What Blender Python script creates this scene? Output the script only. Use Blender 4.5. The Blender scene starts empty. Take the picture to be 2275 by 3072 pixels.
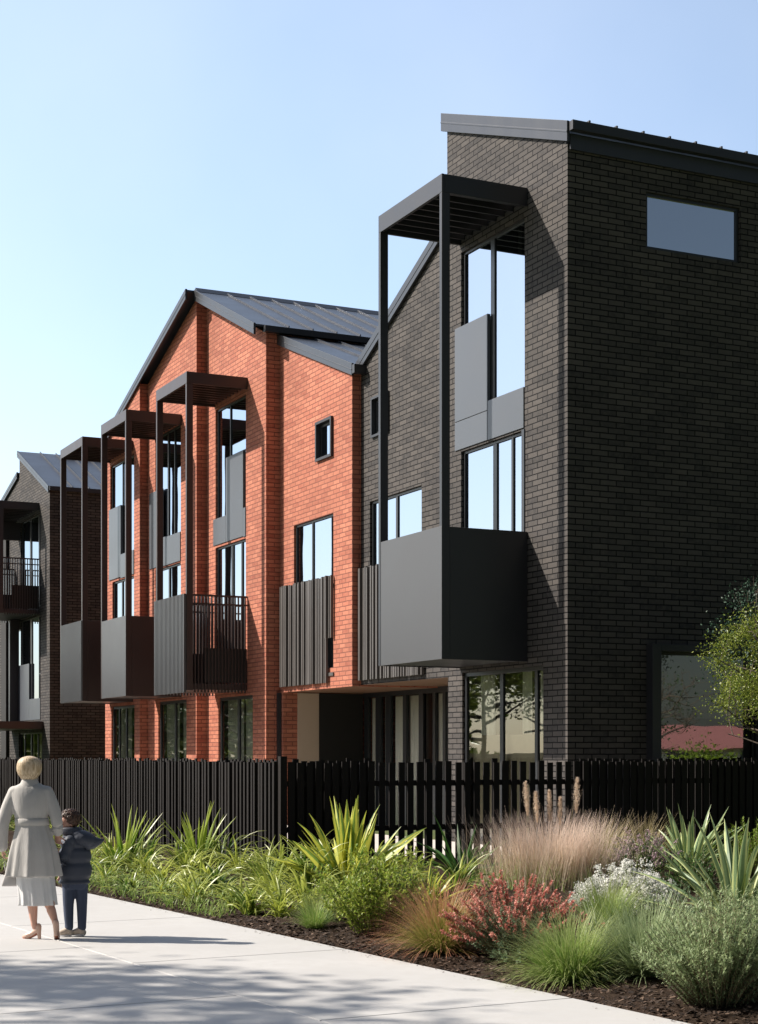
import bpy, math, random
from mathutils import Vector, Matrix, noise
R = math.radians
sc = bpy.context.scene
COL = sc.collection
# ------------------------------------------------------------------ camera
cam_d = bpy.data.cameras.new('camera'); cam = bpy.data.objects.new('camera', cam_d); COL.objects.link(cam)
cam.location = (0, 0, 1.68); cam.rotation_euler = (R(90), 0, 0)
cam_d.sensor_fit = 'HORIZONTAL'; cam_d.sensor_width = 36; cam_d.lens = 78.54
cam_d.shift_y = 0.3205; cam_d.clip_end = 3000; cam_d.clip_start = 0.1
sc.camera = cam
# ------------------------------------------------------------------ sky, sun, exposure
SUN_EL = R(39.0); SUN = Vector((-0.985, 0.174, 0)).normalized()
SUNV = (SUN * math.cos(SUN_EL) + Vector((0, 0, math.sin(SUN_EL)))).normalized()
w = bpy.data.worlds.new('World'); sc.world = w; w.use_nodes = True
nt = w.node_tree; nt.nodes.clear()
sky = nt.nodes.new('ShaderNodeTexSky'); sky.sky_type = 'NISHITA'; sky.sun_disc = False
sky.sun_elevation = SUN_EL; sky.sun_rotation = math.atan2(SUN.x, SUN.y)
sky.air_density = 1.0; sky.dust_density = 1.2; sky.ozone_density = 1.4; sky.altitude = 0
bg = nt.nodes.new('ShaderNodeBackground'); bg.inputs[1].default_value = 0.09
wo = nt.nodes.new('ShaderNodeOutputWorld')
# clear-air sky: brighter low over the street side, deeper behind the camera and overhead
geo = nt.nodes.new('ShaderNodeTexCoord'); vd = nt.nodes.new('ShaderNodeVectorMath'); vd.operation = 'DOT_PRODUCT'
vd.inputs[1].default_value = (-.50, .84, .06); nt.links.new(geo.outputs['Generated'], vd.inputs[0])
mr = nt.nodes.new('ShaderNodeMapRange'); mr.interpolation_type = 'SMOOTHSTEP'
mr.inputs['From Min'].default_value = -.35; mr.inputs['From Max'].default_value = .95; mr.inputs['To Min'].default_value = .28; mr.inputs['To Max'].default_value = 1.85
nt.links.new(vd.outputs['Value'], mr.inputs['Value'])
vs = nt.nodes.new('ShaderNodeVectorMath'); vs.operation = 'SCALE'
nt.links.new(mr.outputs[0], vs.inputs['Scale'])
# faint high cloud veil
vn = nt.nodes.new('ShaderNodeTexNoise'); vn.inputs['Scale'].default_value = 3.0; vn.inputs['Detail'].default_value = 5; nt.links.new(geo.outputs['Generated'], vn.inputs['Vector'])
vr = nt.nodes.new('ShaderNodeMapRange'); vr.inputs['From Min'].default_value = .4; vr.inputs['From Max'].default_value = .75; vr.inputs['To Min'].default_value = .18; vr.inputs['To Max'].default_value = .36
nt.links.new(vn.outputs[0], vr.inputs['Value'])
vm_ = nt.nodes.new('ShaderNodeMix'); vm_.data_type = 'RGBA'; nt.links.new(vr.outputs[0], vm_.inputs[0]); nt.links.new(sky.outputs[0], vm_.inputs[6]); vm_.inputs[7].default_value = (4.4, 4.75, 5.1, 1)
nt.links.new(vm_.outputs[2], vs.inputs[0]); nt.links.new(vs.outputs[0], bg.inputs[0]); nt.links.new(bg.outputs[0], wo.inputs[0])
sun_d = bpy.data.lights.new('sun', 'SUN'); sun_d.energy = 5.0; sun_d.angle = R(0.7); sun_d.color = (1, .915, .81)
sun = bpy.data.objects.new('sun', sun_d); COL.objects.link(sun)
sun.rotation_euler = SUNV.to_track_quat('Z', 'Y').to_euler(); sun.location = (-30, 20, 40)
sc.view_settings.view_transform = 'Standard'; sc.view_settings.look = 'None'
sc.view_settings.exposure = 0.62; sc.view_settings.gamma = 1

# ------------------------------------------------------------------ materials
MATS = {}
def new_mat(name):
    m = bpy.data.materials.new(name); m.use_nodes = True
    n = m.node_tree; b = n.nodes['Principled BSDF']
    return m, n, b
def N(n, t, **k):
    x = n.nodes.new(t)
    for a, v in k.items(): setattr(x, a, v)
    return x
def mix_rgb(n, fac, a, b, mode='MIX'):
    x = N(n, 'ShaderNodeMix', data_type='RGBA', blend_type=mode)
    for s, v in ((0, fac), (6, a), (7, b)):
        if hasattr(v, 'is_linked') or hasattr(v, 'links'): n.links.new(v, x.inputs[s])
        else: x.inputs[s].default_value = v
    return x.outputs[2]
def c4(c): return (c[0], c[1], c[2], 1)
def ramp(n, src, p0, p1, c0=(0, 0, 0, 1), c1=(1, 1, 1, 1)):
    r = N(n, 'ShaderNodeValToRGB'); r.color_ramp.elements[0].position = p0; r.color_ramp.elements[1].position = p1
    r.color_ramp.elements[0].color = c0; r.color_ramp.elements[1].color = c1
    n.links.new(src, r.inputs[0]); return r.outputs[0]
def noise_tex(n, vec, scale, detail=4, rough=.55):
    t = N(n, 'ShaderNodeTexNoise'); t.inputs['Scale'].default_value = scale
    t.inputs['Detail'].default_value = detail; t.inputs['Roughness'].default_value = rough
    if vec is not None: n.links.new(vec, t.inputs['Vector'])
    return t.outputs[0]
def bump(n, b, h, dist, strength=1.0):
    x = N(n, 'ShaderNodeBump'); x.inputs['Distance'].default_value = dist; x.inputs['Strength'].default_value = strength
    n.links.new(h, x.inputs['Height']); n.links.new(x.outputs[0], b.inputs['Normal'])

def brick_mat(name, c1, c2, mortar, rough=.75, dist=.012, var=.5):
    m, n, b = new_mat(name)
    tc = N(n, 'ShaderNodeTexCoord'); sep = N(n, 'ShaderNodeSeparateXYZ'); n.links.new(tc.outputs['Object'], sep.inputs[0])
    add = N(n, 'ShaderNodeMath', operation='ADD'); n.links.new(sep.outputs[0], add.inputs[0]); n.links.new(sep.outputs[1], add.inputs[1])
    comb = N(n, 'ShaderNodeCombineXYZ'); n.links.new(add.outputs[0], comb.inputs[0]); n.links.new(sep.outputs[2], comb.inputs[1])
    # slightly wavy courses
    wn = N(n, 'ShaderNodeTexNoise'); wn.inputs['Scale'].default_value = 5; n.links.new(comb.outputs[0], wn.inputs['Vector'])
    vm = N(n, 'ShaderNodeVectorMath', operation='MULTIPLY_ADD'); n.links.new(wn.outputs[1], vm.inputs[0])
    vm.inputs[1].default_value = (.018, .012, 0); n.links.new(comb.outputs[0], vm.inputs[2])
    bt = N(n, 'ShaderNodeTexBrick'); n.links.new(vm.outputs[0], bt.inputs['Vector'])
    bt.inputs['Color1'].default_value = (0, 0, 0, 1); bt.inputs['Color2'].default_value = (1, 1, 1, 1); bt.inputs['Mortar'].default_value = (.5, .5, .5, 1)
    bt.inputs['Scale'].default_value = 1; bt.inputs['Brick Width'].default_value = .33; bt.inputs['Row Height'].default_value = .1
    bt.inputs['Mortar Size'].default_value = .011; bt.inputs['Mortar Smooth'].default_value = .25; bt.inputs['Bias'].default_value = 0
    col = mix_rgb(n, bt.outputs[0], c4(c1), c4(c2))
    n1 = noise_tex(n, vm.outputs[0], 9, 5, .65)
    col = mix_rgb(n, ramp(n, n1, .35, .7), col, c4([x * (1 - var * .55) for x in c1]))
    n2 = noise_tex(n, comb.outputs[0], .55, 3, .6)
    dark = mix_rgb(n, ramp(n, n2, .3, .75), (.82, .82, .82, 1), (1.12, 1.1, 1.08, 1))
    col = mix_rgb(n, 1.0, col, dark, 'MULTIPLY')
    mm = mix_rgb(n, bt.outputs[1], col, c4(mortar))
    n.links.new(mm, b.inputs['Base Color']); b.inputs['Roughness'].default_value = rough
    b.inputs['Specular IOR Level'].default_value = .2
    inv = N(n, 'ShaderNodeMath', operation='SUBTRACT'); inv.inputs[0].default_value = 1; n.links.new(bt.outputs[1], inv.inputs[1])
    n3 = noise_tex(n, vm.outputs[0], 28, 5, .7)
    h = N(n, 'ShaderNodeMath', operation='MULTIPLY_ADD'); n.links.new(n3, h.inputs[0]); h.inputs[1].default_value = .45; n.links.new(inv.outputs[0], h.inputs[2])
    h2 = N(n, 'ShaderNodeMath', operation='MULTIPLY_ADD'); n.links.new(bt.outputs[0], h2.inputs[0]); h2.inputs[1].default_value = .3; n.links.new(h.outputs[0], h2.inputs[2])
    bump(n, b, h2.outputs[0], dist)
    return m
def plain_mat(name, c, rough=.5, metal=0, var=.12, scale=3, bumpd=.0, bscale=60, spec=.5, vert=False):
    m, n, b = new_mat(name)
    tc = N(n, 'ShaderNodeTexCoord'); vec = tc.outputs['Object']
    if vert:
        mp = N(n, 'ShaderNodeMapping'); mp.inputs['Scale'].default_value = (1, 1, .12); n.links.new(vec, mp.inputs[0]); vec = mp.outputs[0]
    f = noise_tex(n, vec, scale, 5, .6)
    col = mix_rgb(n, f, c4([x * (1 - var) for x in c]), c4([min(1, x * (1 + var)) for x in c]))
    n.links.new(col, b.inputs['Base Color'])
    b.inputs['Roughness'].default_value = rough; b.inputs['Metallic'].default_value = metal; b.inputs['Specular IOR Level'].default_value = spec
    rr = N(n, 'ShaderNodeMath', operation='MULTIPLY_ADD'); n.links.new(f, rr.inputs[0]); rr.inputs[1].default_value = .16; rr.inputs[2].default_value = max(0, rough - .08)
    n.links.new(rr.outputs[0], b.inputs['Roughness'])
    if bumpd: bump(n, b, noise_tex(n, vec, bscale, 4, .6), bumpd)
    return m
def glass_mat(name, refl=.72, tint=(.8, .85, .88), gcol=(.47, .52, .59)):
    m = bpy.data.materials.new(name); m.use_nodes = True; n = m.node_tree; n.nodes.clear()
    out = N(n, 'ShaderNodeOutputMaterial'); mx = N(n, 'ShaderNodeMixShader')
    tr = N(n, 'ShaderNodeBsdfTransparent'); tr.inputs[0].default_value = c4(tint)
    gl = N(n, 'ShaderNodeBsdfGlossy'); gl.inputs['Roughness'].default_value = .012; gl.inputs[0].default_value = c4(gcol)
    tc = N(n, 'ShaderNodeTexCoord'); bp = N(n, 'ShaderNodeBump'); bp.inputs['Distance'].default_value = .0015
    n.links.new(noise_tex(n, tc.outputs['Object'], 1.1, 1, .4), bp.inputs['Height']); n.links.new(bp.outputs[0], gl.inputs['Normal'])
    fr = N(n, 'ShaderNodeFresnel'); fr.inputs[0].default_value = 1.5
    ma = N(n, 'ShaderNodeMath', operation='MULTIPLY_ADD', use_clamp=True); n.links.new(fr.outputs[0], ma.inputs[0]); ma.inputs[1].default_value = 1.0; ma.inputs[2].default_value = refl - .06
    n.links.new(ma.outputs[0], mx.inputs[0]); n.links.new(tr.outputs[0], mx.inputs[1]); n.links.new(gl.outputs[0], mx.inputs[2]); n.links.new(mx.outputs[0], out.inputs[0])
    return m
def leaf_mat(name, cA, cB, edge=None, rough=.45, transl=.3, tip=None, edge_w=.2):
    """uv 'UVMap': u across the blade, v along it; uv 'tint': x random per leaf"""
    m, n, b = new_mat(name)
    tv = N(n, 'ShaderNodeUVMap'); tv.uv_map = 'tint'; s = N(n, 'ShaderNodeSeparateXYZ'); n.links.new(tv.outputs[0], s.inputs[0])
    col = mix_rgb(n, s.outputs[0], c4(cA), c4(cB))
    uv = N(n, 'ShaderNodeUVMap'); uv.uv_map = 'UVMap'; su = N(n, 'ShaderNodeSeparateXYZ'); n.links.new(uv.outputs[0], su.inputs[0])
    if tip is not None: col = mix_rgb(n, ramp(n, su.outputs[1], .45, .95), col, c4(tip))
    if edge is not None:
        a = N(n, 'ShaderNodeMath', operation='SUBTRACT'); n.links.new(su.outputs[0], a.inputs[0]); a.inputs[1].default_value = .5
        ab = N(n, 'ShaderNodeMath', operation='ABSOLUTE'); n.links.new(a.outputs[0], ab.inputs[0])
        col = mix_rgb(n, ramp(n, ab.outputs[0], .5 - edge_w - .05, .5 - edge_w + .05), col, c4(edge))
    n.links.new(col, b.inputs['Base Color']); b.inputs['Roughness'].default_value = rough; b.inputs['Specular IOR Level'].default_value = .35
    t = N(n, 'ShaderNodeBsdfTranslucent'); n.links.new(col, t.inputs[0])
    mx = N(n, 'ShaderNodeMixShader'); mx.inputs[0].default_value = transl
    n.links.new(b.outputs[0], mx.inputs[1]); n.links.new(t.outputs[0], mx.inputs[2])
    n.links.new(mx.outputs[0], n.nodes['Material Output'].inputs[0])
    return m

M_RED = brick_mat('red_brick', (.58, .225, .145), (.33, .10, .068), (.22, .085, .062), .8, .012, .45)
M_BLK = brick_mat('black_brick', (.108, .098, .092), (.037, .036, .038), (.004, .004, .005), .78, .014, .4)
M_FRAME = plain_mat('charcoal_aluminium', (.022, .024, .028), .38, 0, .08, 2)
M_STEEL = plain_mat('dark_powdercoat', (.024, .025, .030), .42, 0, .1, 2, .0005, 90)
M_BRONZE = plain_mat('brown_powdercoat', (.042, .027, .025), .42, 0, .1, 2, .0005, 90)
M_PANEL = plain_mat('grey_cladding', (.078, .087, .102), .4, 0, .06, 1.2)
M_PANEL2 = plain_mat('grey_balcony_panel', (.064, .064, .068), .42, 0, .05, 1.1)
M_ROOF = plain_mat('roof_metal', (.07, .078, .095), .36, .5, .12, 1.5, .001, 4)
M_FASCIA = plain_mat('fascia_metal', (.046, .049, .056), .38, .35, .1, 2, .001, 12, vert=True)
M_TIMBER = plain_mat('black_stained_timber', (.015, .0125, .0115), .75, 0, .5, 12, .002, 40, vert=True, spec=.2)
M_SLATS = plain_mat('weathered_dark_slats', (.085, .077, .073), .5, 0, .35, 9, .001, 30, vert=True)
M_GLASS = glass_mat('window_glass', .90)
M_GLASS_G = glass_mat('clear_glass', .22, (.96, .97, .93), (.70, .74, .72))
M_GLASS_U = glass_mat('shaded_door_glass', .10, (.96, .96, .95))
M_CURT = plain_mat('pale_curtain', (.78, .76, .64), .9, 0, .08, 4)
M_BLIND = plain_mat('grey_roller_blind', (.30, .29, .28), .9, 0, .05, 4)
M_ROOM = plain_mat('room_interior', (.16, .15, .14), .9, 0, .1, 1)
M_TAN = plain_mat('tan_panel', (.50, .39, .31), .6, 0, .06, 2)
M_SOFFIT = plain_mat('brown_soffit', (.22, .12, .08), .6, 0, .1, 2)
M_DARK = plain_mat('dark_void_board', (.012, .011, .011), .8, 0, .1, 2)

# ------------------------------------------------------------------ mesh helpers
class MB:
    def __init__(s): s.v = []; s.f = []; s.uv = []; s.tint = []; s.smooth = False
    def quad(s, a, b, c, d):
        i = len(s.v); s.v += [tuple(a), tuple(b), tuple(c), tuple(d)]; s.f.append((i, i+1, i+2, i+3)); return s
    def poly(s, pts):
        i = len(s.v); s.v += [tuple(p) for p in pts]; s.f.append(tuple(range(i, i+len(pts)))); return s
    def box(s, x0, x1, y0, y1, z0, z1):
        if x0 > x1: x0, x1 = x1, x0
        if y0 > y1: y0, y1 = y1, y0
        i = len(s.v)
        s.v += [(x0,y0,z0),(x1,y0,z0),(x1,y1,z0),(x0,y1,z0),(x0,y0,z1),(x1,y0,z1),(x1,y1,z1),(x0,y1,z1)]
        for q in ((0,3,2,1),(4,5,6,7),(0,1,5,4),(1,2,6,5),(2,3,7,6),(3,0,4,7)): s.f.append(tuple(i+k for k in q))
        return s
    def prism(s, prof, x0, x1):     # prof: list of (y,z); extruded along x
        i = len(s.v); k = len(prof)
        s.v += [(x0, p[0], p[1]) for p in prof] + [(x1, p[0], p[1]) for p in prof]
        s.f.append(tuple(range(i, i+k))); s.f.append(tuple(range(i+2*k-1, i+k-1, -1)))
        for a in range(k):
            b = (a+1) % k; s.f.append((i+a, i+k+a, i+k+b, i+b))
        return s
    def tube(s, pts, rad, n=8, cap=True):
        rings = []
        for k, p in enumerate(pts):
            p = Vector(p); q = Vector(pts[min(k+1, len(pts)-1)]); o = Vector(pts[max(k-1, 0)])
            d = (q - o).normalized() if (q-o).length > 1e-6 else Vector((0,0,1))
            a = d.cross(Vector((0, 0, 1)) if abs(d.z) < .9 else Vector((1, 0, 0))).normalized(); b = d.cross(a)
            r = rad[k] if hasattr(rad, '__len__') else rad
            i = len(s.v); rings.append(i)
            for j in range(n):
                t = 2*math.pi*j/n; s.v.append(tuple(p + a*math.cos(t)*r + b*math.sin(t)*r))
        for k in range(len(rings)-1):
            for j in range(n):
                a, b = rings[k]+j, rings[k]+(j+1) % n; c, d = rings[k+1]+(j+1) % n, rings[k+1]+j
                s.f.append((a, b, c, d))
        if cap:
            s.f.append(tuple(rings[0]+j for j in range(n))[::-1]); s.f.append(tuple(rings[-1]+j for j in range(n)))
        return s
    def build(s, name, mat, parent=None, smooth=False, bevel=0, loc=None):
        me = bpy.data.meshes.new(name); me.from_pydata(s.v, [], s.f); me.materials.append(mat)
        if s.uv:
            u = me.uv_layers.new(name='UVMap'); u.data.foreach_set('uv', [c for p in s.uv for c in p])
            t = me.uv_layers.new(name='tint'); t.data.foreach_set('uv', [c for p in s.tint for c in p])
        if smooth: me.polygons.foreach_set('use_smooth', [True]*len(me.polygons))
        me.update()
        o = bpy.data.objects.new(name, me); COL.objects.link(o)
        if parent is not None: o.parent = parent
        if loc is not None: o.location = loc
        if bevel:
            md = o.modifiers.new('bevel', 'BEVEL'); md.width = bevel; md.segments = 2; md.limit_method = 'ANGLE'
        return o
def tag(o, label=None, cat=None, group=None, kind=None):
    if label: o['label'] = label
    if cat: o['category'] = cat
    if group: o['group'] = group
    if kind: o['kind'] = kind
    return o
def empty(name, loc=(0, 0, 0), rz=0):
    o = bpy.data.objects.new(name, None); COL.objects.link(o); o.location = loc; o.rotation_euler = (0, 0, rz); o.empty_display_size = .2; return o

# estate frame: x = into the blocks (away from the street), y = along the street frontage, away from the camera
TH = math.atan2(.4319, .9019)
CORNER = Vector((3.193, 28.0, 0))
def W(s, t, z=0):     # frontage distance s, outward distance t -> world
    c, sn = math.cos(TH), math.sin(TH); x, y = -t, s
    return Vector((CORNER.x + c*x - sn*y, CORNER.y + sn*x + c*y, z))

# ------------------------------------------------------------------ ground
def structure(o): o['kind'] = 'structure'; return o
def ground_mat():
    m, n, b = new_mat('lawn_ground')
    tc = N(n, 'ShaderNodeTexCoord')
    f = noise_tex(n, tc.outputs['Object'], 6, 8, .7); g = noise_tex(n, tc.outputs['Object'], .3, 3, .5)
    col = mix_rgb(n, ramp(n, f, .35, .7), (.035, .075, .016, 1), (.10, .16, .035, 1))
    col = mix_rgb(n, ramp(n, g, .4, .7), col, (.13, .13, .05, 1))
    n.links.new(col, b.inputs['Base Color']); b.inputs['Roughness'].default_value = .9
    bump(n, b, noise_tex(n, tc.outputs['Object'], 40, 6, .7), .03); return m
M_LAWN = ground_mat()
structure(MB().quad((-900,-300,-.12),(900,-300,-.12),(900,1500,-.12),(-900,1500,-.12)).build('ground', M_LAWN))

def concrete_mat():
    m, n, b = new_mat('path_concrete')
    tc = N(n, 'ShaderNodeTexCoord'); v = tc.outputs['Object']
    f = noise_tex(n, v, .7, 6, .65); g = noise_tex(n, v, 90, 3, .6); h = noise_tex(n, v, 6, 5, .7)
    col = mix_rgb(n, ramp(n, f, .3, .72), (.435, .43, .42, 1), (.515, .508, .495, 1))
    col = mix_rgb(n, ramp(n, h, .42, .75), col, (.455, .446, .43, 1))
    col = mix_rgb(n, ramp(n, g, .62, .8), col, (.42, .40, .37, 1))
    n.links.new(col, b.inputs['Base Color']); b.inputs['Roughness'].default_value = .85; b.inputs['Specular IOR Level'].default_value = .25
    bump(n, b, g, .0012); return m
M_CONC = concrete_mat()
PD = Vector((-.490, .872)); PN = Vector((.872, .490))
def P2(a, b): return (PD.x*a + PN.x*b, PD.y*a + PN.y*b)
path = MB()
def slab(a0, a1, b0, b1):
    g = .005
    a0 += g; a1 -= g; b0 += g; b1 -= g; c = .006
    i = len(path.v)
    lo = [(*P2(a0,b0), -.14), (*P2(a0,b1), -.14), (*P2(a1,b1), -.14), (*P2(a1,b0), -.14)]
    md = [(*P2(a0,b0), -c), (*P2(a0,b1), -c), (*P2(a1,b1), -c), (*P2(a1,b0), -c)]
    tp = [(*P2(a0+c,b0+c), 0), (*P2(a0+c,b1-c), 0), (*P2(a1-c,b1-c), 0), (*P2(a1-c,b0+c), 0)]
    path.v += lo + md + tp
    path.f.append((i+8, i+9, i+10, i+11))
    for k in range(4):
        j = (k+1) % 4
        path.f.append((i+k, i+j, i+4+j, i+4+k)); path.f.append((i+4+k, i+4+j, i+8+j, i+8+k))
for b0, b1, off in ((4.80, 6.77, 9.31), (2.8, 4.80, 10.55), (.8, 2.8, 9.9), (-1.2, .8, 10.6)):
    k = -5
    while off + k*3.3 < 75: slab(off + k*3.3, off + (k+1)*3.3, b0, b1); k += 1
structure(path.build('path', M_CONC))

# planting bed soil with mulch
def mulch_mat():
    m, n, b = new_mat('mulch_soil')
    tc = N(n, 'ShaderNodeTexCoord'); v = tc.outputs['Object']
    f = noise_tex(n, v, 35, 6, .75); g = noise_tex(n, v, 3, 3, .6)
    col = mix_rgb(n, ramp(n, f, .3, .7), (.018, .012, .009, 1), (.085, .058, .042, 1))
    col = mix_rgb(n, ramp(n, g, .45, .8), col, (.05, .036, .026, 1))
    n.links.new(col, b.inputs['Base Color']); b.inputs['Roughness'].default_value = .95; b.inputs['Specular IOR Level'].default_value = .05
    bump(n, b, f, .03); return m
M_MULCH = mulch_mat()
def soil_z(x, y):
    b = x*PN.x + y*PN.y - 6.77
    e = min(1, max(0, b/.25))
    return -.02 + e*(.035 + .03*noise.noise(Vector((x*2.5, y*2.5, 0))) + .02*noise.noise(Vector((x*9, y*9, 3)))) + min(.12, max(0, b)*.03)
bed = MB(); nb, na = 60, 260
for i in range(na+1):
    a = -2 + i*.2
    for j in range(nb+1):
        b = 6.765 + 9.5*(j/nb)**1.6
        x, y = P2(a, b); bed.v.append((x, y, soil_z(x, y)))
# keep only the strip in front of the fences
def yard_side(x, y):
    d = Vector((x, y)) - Vector((CORNER.x, CORNER.y)); s = d.x*-.4319 + d.y*.9019; t = -(d.x*.9019 + d.y*.4319)
    return s, t
for i in range(na):
    for j in range(nb):
        q = [i*(nb+1)+j, (i+1)*(nb+1)+j, (i+1)*(nb+1)+j+1, i*(nb+1)+j+1]
        s, t = yard_side(*bed.v[q[0]][:2])
        if t < 6.0 and s > -2.0: continue
        bed.f.append(tuple(q))
structure(bed.build('planting_bed', M_MULCH, smooth=True))
random.seed(4)
ch = MB()
M_CHIP = leaf_mat('bark_chips', (.022, .014, .010), (.15, .10, .07), None, .9, 0)
for _ in range(15000):
    a = random.uniform(4, 24); b = 6.79 + abs(random.gauss(0, .55))
    if b > 9.5: continue
    x, y = P2(a, b); z = soil_z(x, y) + .006
    r = random.uniform(.006, .022); an = random.uniform(0, 6.28); wdt = r*random.uniform(.3, .7)
    u = Vector((math.cos(an), math.sin(an), random.uniform(-.5, .5)))*r; v = Vector((-math.sin(an), math.cos(an), random.uniform(-.5, .5)))*wdt
    p = Vector((x, y, z)); ch.quad(p-u-v, p+u-v, p+u+v, p-u+v); q = random.random()**2
    ch.uv += [(0,0),(1,0),(1,1),(0,1)]; ch.tint += [(q, 0)]*4
for _ in range(420):
    a = random.uniform(5, 24); b = 6.765 - abs(random.gauss(0, .07)); x, y = P2(a, b); r = random.uniform(.003, .010); an = random.uniform(0, 6.28)
    u = Vector((math.cos(an), math.sin(an), .2))*r; v = Vector((-math.sin(an), math.cos(an), .1))*r*.5; p = Vector((x, y, .004)); ch.quad(p-u-v, p+u-v, p+u+v, p-u+v); ch.uv += [(0,0),(1,0),(1,1),(0,1)]; ch.tint += [(random.random(), 0)]*4
tag(ch.build('bark_mulch', M_CHIP), 'dark brown bark chips spread on the bed along the path', 'mulch', kind='stuff')

# yard behind the fence: lawn sheet and pale paved strip at the wall
def estate_quad(name, mat, s0, s1, t0, t1, z):
    o = MB().quad(W(s0,t0,z), W(s1,t0,z), W(s1,t1,z), W(s0,t1,z)).build(name, mat); return structure(o)
estate_quad('yard_lawn', M_LAWN, -2.26, 45, -14, 6.1, .02)
M_PAVE = plain_mat('pale_paving', (.62, .56, .52), .8, 0, .08, 2)
estate_quad('patio', M_PAVE, -1.2, 30, 0.1, 2.9, .03)
estate_quad('side_patio', M_PAVE, -1.35, -.02, -14, 0.1, .03)

# ------------------------------------------------------------------ building helpers (estate frame)
def wall_y(mb, x, y0, y1, zb, top, ops, rev=.12, brk=()):
    """street-facing wall at x, y from y0 to y1, openings (a0,a1,z0,z1), top(y) height; reveals go to x+rev"""
    ys = sorted(set([y0, y1] + [v for o in ops for v in o[:2] if y0 < v < y1] + [b for b in brk if y0 < b < y1]))
    for a, b in zip(ys, ys[1:]):
        mid = (a+b)/2; cur = zb
        for o in sorted([o for o in ops if o[0] < mid < o[1]], key=lambda o: o[2]):
            if o[2] > cur: mb.quad((x,b,cur),(x,a,cur),(x,a,o[2]),(x,b,o[2]))
            cur = max(cur, o[3])
        ta, tb = top(a+1e-4), top(b-1e-4)
        mb.quad((x,b,cur),(x,a,cur),(x,a,ta),(x,b,tb))
    for a0, a1, z0, z1 in ops:
        if a0 < y0 or a1 > y1: continue
        X = x+rev
        mb.quad((x,a0,z0),(x,a1,z0),(X,a1,z0),(X,a0,z0)); mb.quad((x,a0,z1),(X,a0,z1),(X,a1,z1),(x,a1,z1))
        mb.quad((x,a0,z0),(X,a0,z0),(X,a0,z1),(x,a0,z1)); mb.quad((x,a1,z0),(x,a1,z1),(X,a1,z1),(X,a1,z0))
def wall_x(mb, y, x0, x1, zb, zt, ops, rev=.12):
    """end wall at y facing the camera side; openings (a0,a1,z0,z1) in x"""
    xs = sorted(set([x0, x1] + [v for o in ops for v in o[:2]]))
    for a, b in zip(xs, xs[1:]):
        mid = (a+b)/2; cur = zb
        for o in sorted([o for o in ops if o[0] < mid < o[1]], key=lambda o: o[2]):
            if o[2] > cur: mb.quad((a,y,cur),(b,y,cur),(b,y,o[2]),(a,y,o[2]))
            cur = max(cur, o[3])
        mb.quad((a,y,cur),(b,y,cur),(b,y,zt),(a,y,zt))
    for a0, a1, z0, z1 in ops:
        Y = y+rev
        mb.quad((a0,y,z0),(a1,y,z0),(a1,Y,z0),(a0,Y,z0)); mb.quad((a0,y,z1),(a0,Y,z1),(a1,Y,z1),(a1,y,z1))
        mb.quad((a0,y,z0),(a0,Y,z0),(a0,Y,z1),(a0,y,z1)); mb.quad((a1,y,z0),(a1,y,z1),(a1,Y,z1),(a1,Y,z0))

def window_y(root, x, y0, y1, z0, z1, mull=(), trans=(), glass=None, curtain=(), fw=.055, name='window', mw=.05, room=True, proud=0):
    """window in a street wall whose face is x; frame sits 6 cm back"""
    f = MB(); a, b = x+.05-proud, x+.11
    e = .002
    f.box(a, b, y0+e, y0+fw, z0+e, z1-e).box(a, b, y1-fw, y1-e, z0+e, z1-e)
    f.box(a, b, y0+fw, y1-fw, z0+e, z0+fw).box(a, b, y0+fw, y1-fw, z1-fw, z1-e)
    for m in mull:
        m, k = m if isinstance(m, tuple) else (m, mw)
        f.box(a+.004, b-.004, m-k/2, m+k/2, z0+fw, z1-fw)
    for (t, ya, yb) in trans: f.box(a+.006, b-.006, ya, yb, t-.022, t+.022)
    fr = f.build(name, M_FRAME, root, bevel=.004)
    MB().quad((x+.08,y1-fw*.6,z0+fw*.6),(x+.08,y0+fw*.6,z0+fw*.6),(x+.08,y0+fw*.6,z1-fw*.6),(x+.08,y1-fw*.6,z1-fw*.6)).build('pane', glass or M_GLASS, fr)
    for (ya, yb) in curtain:
        c = MB(); n = max(6, int((yb-ya)/.03))
        for i in range(n):
            p, q = ya+(yb-ya)*i/n, ya+(yb-ya)*(i+1)/n
            xa, xb = x+.24+.025*math.sin(p*40), x+.24+.025*math.sin(q*40)
            c.quad((xa,p,z0+.03),(xb,q,z0+.03),(xb,q,z1-.03),(xa,p,z1-.03))
        c.build('curtain', M_CURT, fr, smooth=True)
    if room:   # shallow room shell behind the window
        r = MB(); X0, X1 = x+.13, x+3.2; e = .35
        r.quad((X1,y0-e,z0-.2),(X1,y1+e,z0-.2),(X1,y1+e,z1+.2),(X1,y0-e,z1+.2))
        r.quad((X0,y0-e,z0-.2),(X1,y0-e,z0-.2),(X1,y0-e,z1+.2),(X0,y0-e,z1+.2))
        r.quad((X0,y1+e,z0-.2),(X0,y1+e,z1+.2),(X1,y1+e,z1+.2),(X1,y1+e,z0-.2))
        r.quad((X0,y0-e,z1+.2),(X1,y0-e,z1+.2),(X1,y1+e,z1+.2),(X0,y1+e,z1+.2))
        r.quad((X0,y0-e,z0-.2),(X0,y1+e,z0-.2),(X1,y1+e,z0-.2),(X1,y0-e,z0-.2))
        r.build('room', M_ROOM, fr)
    return fr
def panel_y(root, x, y0, y1, z0, z1, th=.03, mat=None, proud=.022, name='cladding_panel'):
    return MB().box(x-proud, x-proud+th+.04, y0, y1, z0, z1).build(name, mat or M_PANEL, root, bevel=.006)

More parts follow.
